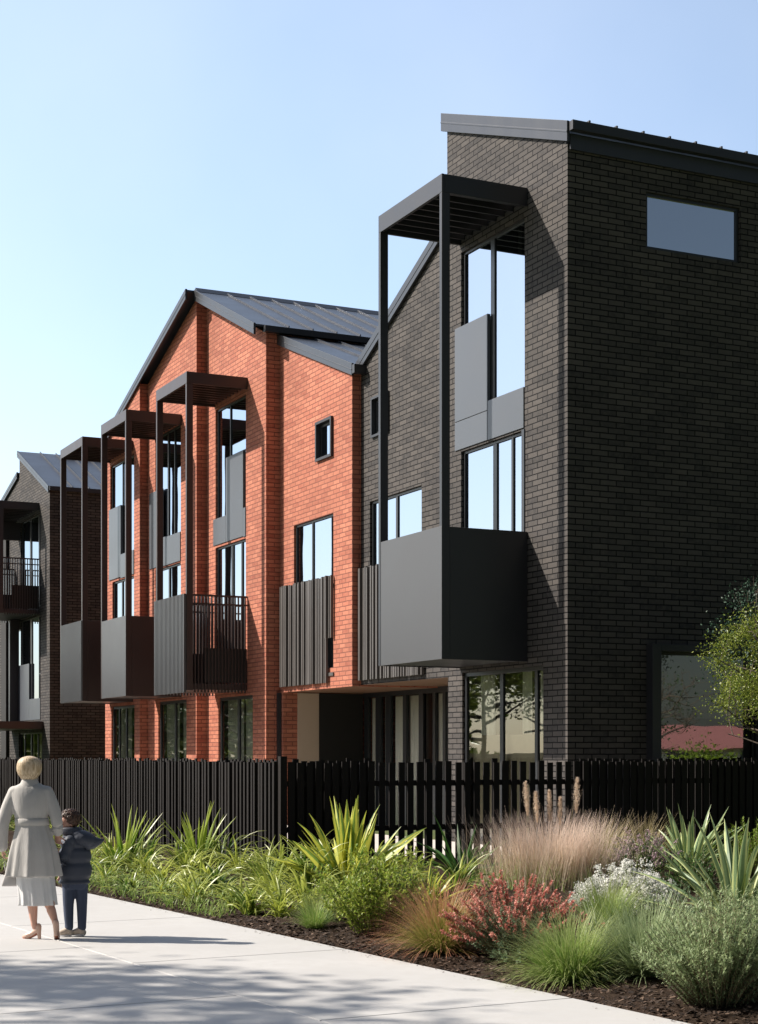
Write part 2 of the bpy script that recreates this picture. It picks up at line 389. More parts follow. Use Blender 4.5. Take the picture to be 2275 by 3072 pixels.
def balcony(root, x, y0, y1, prot, zb1, zb0, bz0, bz1, front='smooth', side='smooth', mat=None, sidemat=None, nl=9):
    """pergola frame and hung balcony. x = wall face, y0..y1 along wall, prot outwards"""
    mat = mat or M_STEEL; X = x-prot; pw, pd = .09, .16
    base = MB()
    # floor tray
    base.box(X+.03, x-.004, y0+.03, y1-.03, bz0+.02, bz0+.16)
    b = base.build('balcony', mat, root, bevel=.005)
    for (ya, yb) in ((y0, y0+pw), (y1-pw, y1)):
        MB().box(X, X+pd, ya, yb, bz0 if front != 'far' else 0, zb0-.002).build('post', mat, b, bevel=.006)
    # roof frame beams
    MB().box(X, X+.06, y0, y1, zb0, zb1).build('front_beam', mat, b, bevel=.006)
    MB().box(X+.062, x-.004, y0, y0+.06, zb0, zb1).build('side_beam', mat, b, bevel=.006)
    MB().box(X+.062, x-.004, y1-.06, y1, zb0, zb1).build('side_beam', mat, b, bevel=.006)
    l = MB()
    for i in range(nl):
        yy = y0+.06 + (y1-y0-.12)*(i+.5)/nl
        l.box(X+.062, x-.006, yy-.02, yy+.02, zb0+.05, zb1-.08)
    l.build('louvre_panel', mat, b)
    MB().box(X+.064, x-.16, y0+.062, y1-.062, zb1-.06, zb1-.03).build('canopy_sheet', mat, b)
    # front panel
    if front in ('smooth', 'ribbed'):
        fr = MB().box(X-.012, X-.002, y0-.02, y1-.13, bz0, bz1)
        if front == 'ribbed':
            n = int((y1-y0)/.105)
            for i in range(n):
                yy = y0 + (y1-.15-y0)*(i+.5)/n; fr.box(X-.034, X-.0121, yy-.027, yy+.027, bz0+.004, bz1-.004)
        fr.build('front_panel', M_PANEL2, b, bevel=.003 if front == 'smooth' else 0)
    elif front == 'slats':
        fr = MB(); n = int((y1-y0)/.10)
        for i in range(n):
            yy = y0 + (y1-y0-.02)*(i+.5)/n; fr.box(X-.062, X-.004, yy-.026, yy+.026, bz0-.05, bz1)
        fr.box(X-.003, X+.01, y0+.1, y1-.1, bz0, bz1-.25)
        fr.build('front_panel', M_PANEL2, b)
    # side panel (camera side) and far side
    sm = sidemat or mat
    if side == 'smooth':
        MB().box(X+pd+.002, x-.004, y0+.005, y0+.035, bz0, bz1).build('side_panel', sm, b, bevel=.004)
        MB().box(X+pd+.002, x-.004, y1-.035, y1-.005, bz0, bz1).build('side_panel', sm, b, bevel=.004)
    else:
        for yy in (y0+.03, y1-.03):
            r = MB(); d = x-.03-(X+pd); n = int(d/.085)
            r.box(X+pd, x-.004, yy-.02, yy+.02, bz1-.045, bz1).box(X+pd, x-.004, yy-.015, yy+.015, bz1-.24, bz1-.205)
            for i in range(n):
                xx = X+pd+.03+d*(i+.3)/n; r.box(xx-.012, xx+.014, yy-.028, yy+.028, bz0-.04, bz1-.01)
            r.build('railing', mat, b)
            MB().box(X+.45, x-.01, yy-.01, yy+.01, bz0+.2, bz0+1.02).build('side_panel', M_DARK, b)
    return b

def roof_slab(root, y0, y1, z0, z1, x0, x1, th, seams=True, mat=None, name='roof', pitch=.6, rib=.045):
    """sloping slab from (y0,z0) to (y1,z1), fascia thickness th, front at x0"""
    r = MB().prism([(y0,z0-.05),(y1,z1-.05),(y1,z1),(y0,z0)], x0+.03, x1)
    if seams:
        n = int((x1-x0)/pitch)
        L = math.hypot(y1-y0, z1-z0); ny, nz = -(z1-z0)/L, abs(y1-y0)/L
        if nz < 0: ny, nz = -ny, -nz
        sg = 1 if y1 > y0 else -1; ny *= sg
        for i in range(1, n):
            xx = x0+.25+i*pitch
            r.prism([(y0,z0+.001),(y1,z1+.001),(y1+ny*rib,z1+nz*rib),(y0+ny*rib,z0+nz*rib)], xx-.012, xx+.012)
    o = r.build(name, mat or M_ROOF, root)
    f = MB().prism([(y0,z0-th),(y1,z1-th),(y1,z1+.02),(y0,z0+.02)], x0-.025, x0+.029)
    f.prism([(y0,z0-th*.55),(y1,z1-th*.55),(y1,z1-th*.45),(y0,z0-th*.45)], x0-.033, x0-.0251)
    f.build('verge_fascia', M_FASCIA, o, bevel=.004)
    return o
DEP = 13.0
# ================================================================== BLACK CORNER BUILDING
bb = empty('black_brick_building', CORNER, TH)
tag(bb, 'near black brick townhouse block with a split gable roof at the corner', 'building')
topB = lambda y: (12.10 + .38*y) if y < 4.345 else (11.95 - .475*(y-4.345) - .16)
ops = [(1.42,3.78,7.5,11.22),(1.42,3.78,3.55,7.44),(6.93,7.68,8.4,9.19),(5.43,7.85,3.6,7.05),(.79,3.74,.08,3.24),(4.31,8.30,-.1,3.18)]
wl = MB(); wall_y(wl, 0, 0, 8.282, -.1, topB, ops, .14, brk=(4.345,))
wall_x(wl, 0, 0, DEP, -.1, 12.10, [(1.64,4.05,.5,3.53),(1.6,3.62,10.47,11.46)], .14)
wl.quad((0,4.345,11),(DEP,4.345,11),(DEP,4.345,13.75),(0,4.345,13.75))
wl.quad((DEP,0,0),(DEP,8.28,0),(DEP,8.28,10),(DEP,0,12.1)); wl.quad((DEP,0,12.1),(DEP,8.28,10),(DEP,4.345,13.75),(DEP,4.3,13.75))
wl.quad((0,4.31,-.1),(2,4.31,-.1),(2,4.31,3.2),(0,4.31,3.2))
wl.build('wall', M_BLK, bb)
# roof halves
r1 = roof_slab(bb, -.10, 4.47, 12.36, 14.08, -.05, DEP, .33, pitch=.55)
r2 = roof_slab(bb, 4.36, 8.42, 12.02, 10.09, -.05, DEP, .27, pitch=.55)
g = MB(); g.box(-.04, DEP, -.23, -.101, 12.20, 12.36).box(-.04, DEP, -.012, -.004, 12.02, 12.10)
for i in range(30): g.box(.30+i*.55, .335+i*.55, -.20, -.10, 12.361, 12.41)
g.build('gutter', M_STEEL, r1, bevel=.006)
MB().box(.03, DEP, -.05, -.006, 11.93, 12.195).build('eave_fascia', M_FASCIA, r1)
# upper composite window
wU = window_y(bb, 0, 1.42, 3.78, 7.5, 11.22, mull=((2.665,.14),), curtain=((1.95,2.05),), name='window')
panel_y(bb, 0, 2.73, 4.0, 8.03, 9.81); panel_y(bb, 0, 2.73, 4.0, 7.48, 8.02)
panel_y(bb, 0, 1.43, 2.72, 7.475, 8.20)
MB().box(-.02,.05,1.41,1.5,3.6,7.45).build('downpipe', M_FASCIA, bb)
window_y(bb, 0, 1.42, 3.78, 3.55, 7.44, mull=((2.58,.14),(1.95,.07)), curtain=((1.5,1.7),))
# small window with proud dark surround, and the middle window
s = MB().box(-.05,.05,6.90,6.95,8.37,9.22).box(-.05,.05,7.66,7.71,8.37,9.22).box(-.05,.05,6.951,7.659,9.17,9.22).box(-.05,.05,6.951,7.659,8.37,8.42)
wS = window_y(bb, 0, 6.93, 7.68, 8.4, 9.19, fw=.09)
s.build('surround', M_STEEL, wS)
window_y(bb, 0, 5.43, 7.85, 3.6, 7.05, mull=((6.66,.09),), curtain=((5.5,5.9),))
def slat_screen(root, x, y0, y1, z0, z1, seed, short=None):
    random.seed(seed); m = MB(); y = y0
    m.box(x-.03, x-.004, y0, y1, z0+.15, z0+.22).box(x-.03, x-.004, y0, y1, z1-.25, z1-.18)
    while y < y1-.02:
        w_ = random.choice((.045,.05,.06)); d = random.choice((.05,.075,.10))
        zz = z0
        if short and y < short[0]: zz = short[1]
        m.box(x-.031-d, x-.031, y, y+w_, zz, z1-random.choice((0,.0,.02))); y += w_+random.choice((.025,.03,.05))
    return m.build('slat_screen', M_SLATS, root)
slat_screen(bb, 0, 5.28, 8.23, 3.27, 5.66, 2)
balcony(bb, 0, 1.32, 3.85, 1.71, 11.69, 11.37, 3.33, 5.62, nl=8)
# ground floor garden window
gw = window_y(bb, 0, .79, 3.74, .08, 3.24, mull=((2.34,.12),(1.12,.10)), glass=M_GLASS_G, curtain=((2.9,3.4),(.95,1.3),(1.6,1.9)), fw=.08)
MB().box(.20,.215,.9,3.66,.2,2.05).build('blind', plain_mat('tan_slatted_blind', (.46,.40,.28), .8, 0, .25, 3), gw)
# end wall: high window and large ground window in a projecting frame
def window_x(root, y, x0, x1, z0, z1, glass, fw=.06, blind=None, bars=()):
    f = MB(); a, b = y+.05, y+.11
    f.box(x0+.002,x0+fw,a,b,z0+.002,z1-.002).box(x1-fw,x1-.002,a,b,z0+.002,z1-.002).box(x0+fw,x1-fw,a,b,z0+.002,z0+fw).box(x0+fw,x1-fw,a,b,z1-fw,z1-.002)
    fr = f.build('window', M_FRAME, root, bevel=.004)
    MB().quad((x0+fw*.6,y+.08,z0+fw*.6),(x1-fw*.6,y+.08,z0+fw*.6),(x1-fw*.6,y+.08,z1-fw*.6),(x0+fw*.6,y+.08,z1-fw*.6)).build('pane', glass, fr)
    if blind: MB().box(x0+.03,x1-.03,y+.16,y+.17,blind,z1).box(x0+.03,x1-.03,y+.15,y+.18,blind-.04,blind-.001).build('blind', M_BLIND, fr)
    r = MB(); Y1 = y+3
    r.quad((x0-.3,Y1,z0-.2),(x1+.3,Y1,z0-.2),(x1+.3,Y1,z1+.2),(x0-.3,Y1,z1+.2)).quad((x0-.3,y+.13,z0-.2),(x0-.3,Y1,z0-.2),(x0-.3,Y1,z1+.2),(x0-.3,y+.13,z1+.2))
    r.quad((x1+.3,y+.13,z0-.2),(x1+.3,Y1,z0-.2),(x1+.3,Y1,z1+.2),(x1+.3,y+.13,z1+.2)).quad((x0-.3,y+.13,z1+.2),(x1+.3,y+.13,z1+.2),(x1+.3,Y1,z1+.2),(x0-.3,Y1,z1+.2))
    r.build('room', M_ROOM, fr); return fr
window_x(bb, 0, 1.6, 3.62, 10.47, 11.46, glass_mat('high_window_glass', 1.0, gcol=(.93, .97, 1)))
wg = window_x(bb, 0, 1.64, 4.05, .5, 3.53, glass_mat('end_window_glass', .30, (.9, .92, .92), (.75, .78, .76)), .1, blind=2.37)
MB().box(1.60,1.78,-.20,-.003,.45,3.60).box(1.781,4.10,-.20,-.003,3.48,3.60).box(3.96,4.10,-.20,-.003,.45,3.479).box(1.781,3.959,-.20,-.003,.45,.53).build('window_hood', M_STEEL, wg, bevel=.005)
# undercroft: soffit, glazed doors, curtains (deep in shade)
MB().box(.004, 2.0, 4.32, 8.28, 3.181, 3.30).build('soffit', M_SOFFIT, bb)
und = MB(); X = 1.9
for a, b_ in ((4.32,4.45),(7.92,8.05),(8.40,8.52),(8.98,9.20),(9.83,10.0),(10.66,10.90),(11.2,11.45),(11.87,12.08)): und.box(X-.05, X+.03, a, b_, .0, 3.05)
und.box(X-.05, X+.03, 4.32, 12.15, 3.051, 3.178)
ug = und.build('sliding_door', M_FRAME, bb)
MB().quad((X-.01,12.1,.05),(X-.01,4.33,.05),(X-.01,4.33,3.04),(X-.01,12.1,3.04)).build('pane', M_GLASS_U, ug)
MB().quad((X+1.2,4.2,0),(X+1.2,12.3,0),(X+1.2,12.3,3.2),(X+1.2,4.2,3.2)).build('room', M_ROOM, ug)
cu = MB()
for a, b_ in ((4.5,7.95),(8.06,8.4),(9.25,9.8),(10.05,10.6),(10.95,11.15),(11.5,11.85)):
    n = max(4, int((b_-a)/.04))
    for i in range(n):
        p, q = a+(b_-a)*i/n, a+(b_-a)*(i+1)/n; cu.quad((X+.06+.02*math.sin(p*35),p,.02),(X+.06+.02*math.sin(q*35),q,.02),(X+.06+.02*math.sin(q*35),q,3.03),(X+.06+.02*math.sin(p*35),p,3.03))
cu.build('curtain', M_CURT, ug, smooth=True)
# hanging light cord at the balcony side
MB().box(-.02,-.012,1.36,1.368,3.9,5.4).box(-.035,.0,1.345,1.385,3.72,3.9).build('hanging_lamp', M_FASCIA, bb)

# ================================================================== RED BRICK BUILDING
rb = empty('red_brick_building', CORNER, TH)
tag(rb, 'orange red brick townhouse row with stepped facade and grey gable roof between black blocks', 'building')
S = [8.282, 12.38, 16.53, 20.64, 24.05]; T = [.21, .56, .83, 1.06]
RID = 16.53
zr = lambda y: 13.62 - .435*(RID-y) if y < RID else 13.62 - .335*(y-RID)
zl = lambda y: 10.02 + .377*(y-8.23)
opsR = [[(9.32,10.12,8.28,9.07),(9.27,11.52,3.6,6.99),(8.0,12.17,-.1,3.15)],
        [(13.70,15.85,7.0,10.45),(13.70,15.85,3.5,6.94),(13.24,15.64,.08,3.13)],
        [(17.78,19.94,6.82,10.45),(17.78,19.94,3.5,6.78),(17.32,19.69,.08,3.14)],
        [(21.18,23.53,6.82,10.18),(21.18,23.3,3.5,6.75),(21.13,23.41,.08,3.1)]]
for k in range(4):
    m = MB(); x = -T[k]
    tp = (lambda y: zl(y)-.2) if k == 0 else (lambda y: zr(y)-.2)
    wall_y(m, x, S[k], S[k+1], -.1, tp, opsR[k], .13)
    # return face on the near side
    px = 0 if k == 0 else -T[k-1]
    z_ = tp(S[k]+.001)
    if k == 0: m.quad((px,S[k],3.15),(x,S[k],3.15),(x,S[k],z_),(px,S[k],z_)); m.quad((DEP,S[k],3.15),(px,S[k],3.15),(px,S[k],z_),(DEP,S[k],z_))
    else: m.quad((px+ (DEP if k==1 else .02),S[k],-.1),(x,S[k],-.1),(x,S[k],z_),(px+(DEP if k==1 else .02),S[k],z_))
    if k == 3: m.quad((x,S[4],-.1),(DEP,S[4],-.1),(DEP,S[4],11),(x,S[4],11))
    if k == 0: m.quad((-.21,12.17,-.1),(.15,12.17,-.1),(.15,12.17,3.15),(-.21,12.17,3.15)); m.box(-.2,.1,12.171,12.37,-.1,3.15)
    m.build('wall', M_RED, rb)
    if k == 0: roof_slab(rb, 8.15, 12.375, zl(8.15)+.02, zl(12.375)+.02, x-.05, DEP, .24, pitch=.62)
    elif k == 1: roof_slab(rb, 12.30, RID, zr(12.30), zr(RID), -T[2]-.05, DEP, .25, pitch=.62)
    else: roof_slab(rb, S[k], S[k+1]+(.15 if k == 3 else 0), zr(S[k]), zr(S[k+1]+(.15 if k==3 else 0)), -T[3]-.05, DEP, .25, pitch=.62)
MB().box(-.66, DEP, 12.18, 12.298, 11.60, 11.745).build('gutter', M_STEEL, rb, bevel=.006)
MB().box(-.28, DEP, 8.02, 8.149, 9.80, 9.99).build('gutter', M_STEEL, rb, bevel=.006)
MB().prism([(RID-.16,13.56),(RID,13.66),(RID+.16,13.60),(RID,13.70)], -.86, DEP).build('ridge_cap', M_ROOF, rb)
# undercroft left end: tan panel, then a flat board coloured near-black as the void's shade
MB().box(.151,.70,12.15,12.2,0,3.14).build('entry_panel', M_TAN, rb, bevel=.004)
MB().box(.702,1.85,12.15,12.2,0,3.14).build('entry_shade_board', M_DARK, rb)
MB().box(-.205,1.84,8.29,12.14,3.155,3.28).build('soffit', M_SOFFIT, rb)
MB().box(-.30,-.215,12.27,12.36,.0,3.14).build('downpipe', M_STEEL, rb)
# bay A
w1 = window_y(rb, -T[0], 9.32, 10.12, 8.28, 9.07, fw=.07)
MB().box(-.27,-.15,9.28,9.34,8.24,9.12).box(-.27,-.15,10.10,10.16,8.24,9.12).box(-.27,-.15,9.341,10.099,9.06,9.12).box(-.27,-.15,9.341,10.099,8.24,8.30).build('surround', M_STEEL, w1)
window_y(rb, -T[0], 9.27, 11.52, 3.6, 6.99, mull=((10.55,.07),), curtain=((9.35,9.6),(11.1,11.45)))
slat_screen(rb, -T[0], 9.23, 12.17, 3.27, 5.62, 7, short=(9.42,4.25))
# bay B
window_y(rb, -T[1], 13.70, 15.85, 7.0, 10.45, mull=((14.92,.06),), trans=((9.12,13.8,14.9),))
panel_y(rb, -T[1], 13.845, 15.05, 7.0, 9.10); panel_y(rb, -T[1], 15.052, 15.97, 7.0, 7.67); panel_y(rb, -T[1], 13.69, 13.843, 6.98, 7.69)
window_y(rb, -T[1], 13.70, 15.85, 3.5, 6.94, mull=((14.78,.14),(14.12,.08)), curtain=((15.3,15.7),))
window_y(rb, -T[1], 13.24, 15.64, .08, 3.13, mull=((14.35,.14),), glass=M_GLASS_G, curtain=((13.3,14.25),(14.45,15.6)), fw=.08)
balcony(rb, -T[1], 13.58, 15.93, 1.55, 10.81, 10.53, 3.22, 5.52, 'slats', 'rail', M_BRONZE)
# bay C
window_y(rb, -T[2], 17.78, 19.94, 6.82, 10.45, mull=((19.0,.10),(18.45,.05)), curtain=((18.2,18.6),))
panel_y(rb, -T[2], 17.78, 19.0, 6.81, 7.58); panel_y(rb, -T[2], 19.002, 19.34, 6.81, 7.60); panel_y(rb, -T[2], 19.36, 20.44, 6.84, 8.95)
window_y(rb, -T[2], 17.78, 19.94, 3.5, 6.78, mull=((18.91,.10),), curtain=((17.9,18.1),))
window_y(rb, -T[2], 17.32, 19.69, .08, 3.14, mull=((18.4,.12),), glass=M_GLASS_G, curtain=((17.4,18.2),(18.6,19.6)), fw=.08)
balcony(rb, -T[2], 17.70, 20.02, 1.52, 10.66, 10.38, 3.21, 5.30, 'smooth', 'smooth', M_BRONZE)
# bay D
window_y(rb, -T[3], 21.18, 23.53, 6.82, 10.18, mull=((22.45,.08),(22.1,.06)), curtain=((21.3,21.6),))
panel_y(rb, -T[3], 22.42, 23.6, 6.82, 8.90); panel_y(rb, -T[3], 21.16, 22.418, 6.78, 7.47)
window_y(rb, -T[3], 21.18, 23.3, 3.5, 6.75, mull=((22.5,.08),), curtain=((21.25,21.7),))
window_y(rb, -T[3], 21.13, 23.41, .08, 3.1, mull=((22.1,.08),(22.8,.08)), glass=M_GLASS_G, curtain=((21.2,21.9),(22.2,23.3)), fw=.08)
balcony(rb, -T[3], 21.25, 23.62, 1.47, 10.56, 10.30, 3.18, 5.43, 'ribbed', 'smooth', M_BRONZE)

# ================================================================== FAR BLACK BUILDING
FC = W(33.4, .345)
fb = empty('distant_brick_building', FC, TH)
tag(fb, 'far brown black brick townhouse with metal roof beyond the red row at the left edge', 'building')
topF = lambda y: (10.98 + .435*y) if y < 4.49 else (12.1 - .25*(y-4.49))
opf = [(1.3,4.3,7.0,10.35),(1.3,4.3,3.0,6.7),(4.3,5.4,3.0,6.4),(1.1,4.6,.05,2.5)]
wf = MB(); wall_y(wf, 0, 0, 11.5, -.1, topF, opf, .12, brk=(4.49,))
wall_x(wf, 0, 0, 12, -.1, 11.0, [(7.2,8.6,0,2.6)], .1)
wf.quad((0,4.49,11.5),(12,4.49,11.5),(12,4.49,12.9),(0,4.49,12.9)); wf.quad((0,11.5,0),(12,11.5,0),(12,11.5,10.4),(0,11.5,10.4))
wf.quad((12,0,0),(12,11.5,0),(12,11.5,10),(12,0,11))
wf.build('wall', M_BLK, fb)
f1 = roof_slab(fb, -.1, 4.55, 11.08, 13.07, -.06, 12, .22, pitch=.6, rib=.06)
roof_slab(fb, 4.6, 11.6, 12.28, 10.5, -.06, 12, .22, seams=False)
MB().box(-.05,12,-.22,-.101,10.94,11.08).build('gutter', M_STEEL, f1); MB().box(1.6,12,4.2,4.56,13.02,13.16).build('ridge_cap', M_ROOF, f1)
MB().box(7.2,8.6,.06,.10,0,2.6).build('side_door', M_TAN, fb)
window_y(fb, 0, 1.3, 4.3, 7.0, 10.35, mull=((3.0,.2),(1.75,.12)), curtain=((1.5,1.7),))
window_y(fb, 0, 1.3, 4.3, 3.0, 6.7, mull=((2.9,.25),(1.75,.08)), trans=((4.6,1.35,1.75),), curtain=((2.0,2.5),))
window_y(fb, 0, 4.3, 5.4, 3.0, 6.4, curtain=((4.5,5.2),))
panel_y(fb, 0, 2.93, 5.42, 2.95, 5.03); panel_y(fb, 0, 1.29, 2.92, 2.95, 3.72)
window_y(fb, 0, 1.1, 4.6, .05, 2.5, mull=((1.9,.1),(2.9,.14),(3.9,.1)), glass=M_GLASS_G, curtain=((1.2,2.4),(3.2,3.7)))
fbal = balcony(fb, 0, 1.47, 5.2, 1.45, 10.72, 10.45, 6.72, 8.72, 'slats', 'rail', M_STEEL)
MB().box(-1.2,-.01,4.3,4.45,9.7,10.35).build('side_beam', M_STEEL, fbal)
fc = MB().box(-2.0,-.004,.86,5.8,2.6,2.87).build('entry_canopy', M_BRONZE, fb, bevel=.01)
for yy in (1.0, 5.5): MB().box(-1.9,-1.78,yy,yy+.1,0,2.598).build('post', M_STEEL, fc)
MB().box(-.12,-.02,6.2,7.0,0,11.3).build('downpipe', M_DARK, fb)
MB().box(-.35,-.003,4.55,4.75,2.9,7.2).build('privacy_fin', M_STEEL, fb)

# ================================================================== FENCES
def fence_root(name, label):
    o = empty(name, CORNER, TH); tag(o, label, 'fence'); return o
f1 = fence_root('timber_fence', 'black timber paling fence facing the camera behind the tall garden plants')
random.seed(11)
fx = -6.16; fy = -2.28
m = MB(); x = fx+.10; i = 0
while x < 6.5:
    wd = random.uniform(.092, .108); top = 1.585 + random.uniform(-.022, .01)
    m.box(x, x+wd, fy-.022-random.uniform(0,.006), fy-.0005, .03+random.uniform(0,.02), top)
    x += wd + (random.uniform(.05, .072) if -4.85 < x < -1.1 else random.uniform(.03, .05)); i += 1
x = fx+.2
while x < 6.5:     # back row, set behind the rails; leaves see-through gaps in the middle stretch
    if not (-4.75 < x < -1.2) or random.random() < .06:
        m.box(x, x+.09, fy+.05, fy+.07, .05, 1.6+random.uniform(-.01,.035))
        x += random.uniform(.125, .16)
    else: x += .14
m.build('palings', M_TIMBER, f1)
for z in (1.27, .62): MB().box(fx+.06, 6.5, fy, fy+.045, z-.04, z+.04).build('rail', M_TIMBER, f1)
MB().box(fx+.06, 6.5, fy, fy+.045, .02, .10).build('rail', M_TIMBER, f1)
for x in (-3.2, -.3, 1.35, 4.2): MB().box(x, x+.09, fy+.071, fy+.16, 0, 1.57).build('post', M_TIMBER, f1)
MB().box(fx-.02, fx+.08, fy-.03, fy+.07, 0, 1.66).build('post', M_TIMBER, f1)
f2 = fence_root('batten_fence', 'dark brown batten fence running away behind the woman and child')
m = MB(); y = fy+.10
while y < 42:
    m.box(fx-.05-random.choice((0,.012,.02)), fx+.0, y, y+.055+random.uniform(0,.02), .02, 1.575+random.uniform(-.01,.012))
    if random.random() < .8: m.box(fx+.05, fx+.075, y+.05, y+.13, .05, 1.60+random.uniform(-.01,.03))
    y += .15
m.box(fx+.046,fx+.0499,fy+.1,42,.06,1.5)
m.build('battens', M_TIMBER, f2)
for z in (1.3, .6, .1): MB().box(fx+.001, fx+.045, fy+.09, 42, z-.04, z+.04).build('rail', M_TIMBER, f2)
MB().box(fx+.085, fx+.17, fy+2.5, fy+2.6, 0, 1.6).build('post', M_TIMBER, f2)
#@@PART2
# ================================================================== PLANTS
UP = Vector((0, 0, 1))
def az(a): return Vector((math.cos(a), math.sin(a), 0))
def blade(mb, base, a, elev, length, width, droop, segs=7, fold=.25, tint=None, taper=.55, twist=0.):
    """strap leaf: starts at elevation elev, bends down by droop radians along its length"""
    tint = random.random() if tint is None else tint
    d = az(a); side0 = Vector((-d.y, d.x, 0)); p = Vector(base); rows = []
    for k in range(segs+1):
        t = k/segs; e = elev - droop*t**1.6
        fwd = d*math.cos(e) + UP*math.sin(e)
        side = (side0*math.cos(twist*t) + fwd.cross(side0)*math.sin(twist*t))
        nrm = side.cross(fwd)
        w_ = width*.5*((.45+.55*min(1, t/.25)) if t < .25 else (1-((t-.25)/.75)**(1/taper) if t < 1 else 0))
        w_ = max(w_, width*.02)
        rows.append((p-side*w_, p - nrm*w_*fold*2, p+side*w_, t)); p = p + fwd*(length/segs)
    i = len(mb.v)
    for r in rows: mb.v += [tuple(r[0]), tuple(r[1]), tuple(r[2])]
    for k in range(segs):
        a0 = i+3*k; v0, v1 = rows[k][3], rows[k+1][3]
        mb.f.append((a0, a0+1, a0+4, a0+3)); mb.uv += [(0,v0),(.5,v0),(.5,v1),(0,v1)]
        mb.f.append((a0+1, a0+2, a0+5, a0+4)); mb.uv += [(.5,v0),(1,v0),(1,v1),(.5,v1)]
        mb.tint += [(tint, 0)]*8
def hair(mb, base, a, elev, length, width, droop, segs=4, tint=None):
    """thin grass blade, a single ribbon"""
    tint = random.random() if tint is None else tint
    d = az(a); side = Vector((-d.y, d.x, 0)); p = Vector(base); i = len(mb.v)
    for k in range(segs+1):
        t = k/segs; e = elev - droop*t**1.5
        w_ = width*.5*(1-t*.85); mb.v += [tuple(p-side*w_), tuple(p+side*w_)]
        p = p + (d*math.cos(e)+UP*math.sin(e))*(length/segs)
    for k in range(segs):
        b = i+2*k; mb.f.append((b, b+1, b+3, b+2)); mb.uv += [(0,k/segs),(1,k/segs),(1,(k+1)/segs),(0,(k+1)/segs)]
        mb.tint += [(tint, 0)]*4
    return p
def leaf(mb, p, d, up, L, wd, tint=None, fold=0.15):
    """pointed leaf of two halves"""
    tint = random.random() if tint is None else tint
    d = Vector(d).normalized(); s = d.cross(up)
    if s.length < 1e-3: s = d.cross(Vector((1, 0, 0)))
    s.normalize(); n = s.cross(d); p = Vector(p); i = len(mb.v)
    mb.v += [tuple(p), tuple(p+d*L*.45+s*wd*.5+n*wd*fold), tuple(p+d*L), tuple(p+d*L*.45-s*wd*.5+n*wd*fold)]
    mb.f.append((i, i+1, i+2, i+3)); mb.uv += [(.5,0),(1,.5),(.5,1),(0,.5)]; mb.tint += [(tint, 0)]*4
def rdir(zmin=-1):
    while True:
        v = Vector((random.uniform(-1,1), random.uniform(-1,1), random.uniform(zmin,1)))
        if .05 < v.length < 1: return v.normalized()

L_DIAN = leaf_mat('strappy_green_leaf', (.07,.15,.02), (.50,.55,.10), None, .35, .35, tip=(.42,.46,.12))
L_CORD = leaf_mat('upright_green_leaf', (.15,.27,.03), (.38,.47,.08), None, .35, .35, tip=(.40,.46,.10))
L_FLAX = leaf_mat('variegated_yellow_leaf', (.10,.19,.045), (.20,.30,.06), (.58,.58,.10), .35, .32, edge_w=.30)
L_FLAXG = leaf_mat('variegated_grey_leaf', (.15,.23,.11), (.26,.36,.18), (.55,.60,.26), .35, .25, edge_w=.17)
L_DARK = leaf_mat('deep_green_leaf', (.03,.085,.016), (.07,.16,.03), None, .35, .3)
L_SHRUB = leaf_mat('bright_shrub_leaf', (.13,.25,.03), (.42,.50,.08), None, .4, .35, tip=(.36,.38,.08))
L_REDG = leaf_mat('red_tipped_grass', (.22,.27,.05), (.46,.42,.13), None, .5, .3, tip=(.52,.22,.15))
L_GRNG = leaf_mat('fine_green_grass', (.14,.27,.045), (.38,.47,.13), None, .45, .35, tip=(.38,.42,.18))
L_TAN = leaf_mat('tan_green_grass', (.18,.20,.05), (.36,.32,.12), None, .5, .3, tip=(.45,.36,.20))
L_FEATH = leaf_mat('feathery_beige_grass', (.55,.44,.32), (.80,.69,.55), None, .7, .4, tip=(.78,.62,.53))
L_GREY = leaf_mat('grey_green_leaf', (.20,.29,.13), (.42,.50,.26), None, .5, .3, tip=(.38,.45,.24))
L_SILV = leaf_mat('blue_green_needle', (.11,.19,.10), (.24,.34,.19), None, .5, .25)
L_RED = leaf_mat('coral_flower', (.50, .13, .10), (.76, .42, .34), None, .6, .3)
L_WHITE = leaf_mat('white_flower', (.72,.72,.66), (.86,.86,.82), None, .6, .3)
L_LILAC = leaf_mat('lilac_flower', (.36,.22,.30), (.62,.48,.50), None, .6, .3)
L_CON = leaf_mat('lime_conifer_leaf', (.12,.22,.02), (.30,.40,.04), None, .5, .3)
L_TREE = leaf_mat('small_tree_leaf', (.09,.15,.018), (.30,.34,.06), None, .35, .35)
L_PINE = leaf_mat('dark_pine_leaf', (.02,.05,.02), (.06,.11,.035), None, .5, .2)
L_BLUE = leaf_mat('blue_green_foliage', (.025,.06,.04), (.06,.12,.075), None, .5, .2)
M_BARK = plain_mat('tree_bark', (.11,.085,.065), .85, 0, .35, 8, .01, 25)
M_STALK = plain_mat('plant_stalk', (.14,.11,.06), .8, 0, .2, 8)

def G(px, py):      # where a base seen in the photograph stands on the bed (used once, offline style: distances in metres)
    Y = 1.68*3604/(py-1645); return (px-826)/3604*Y, Y
def at(x, y): return Vector((x, y, soil_z(x, y)-.005))
def place(mb, name, mat, x, y, label, cat, group=None):
    o = mb.build(name, mat, loc=at(x, y)); return tag(o, label, cat, group)

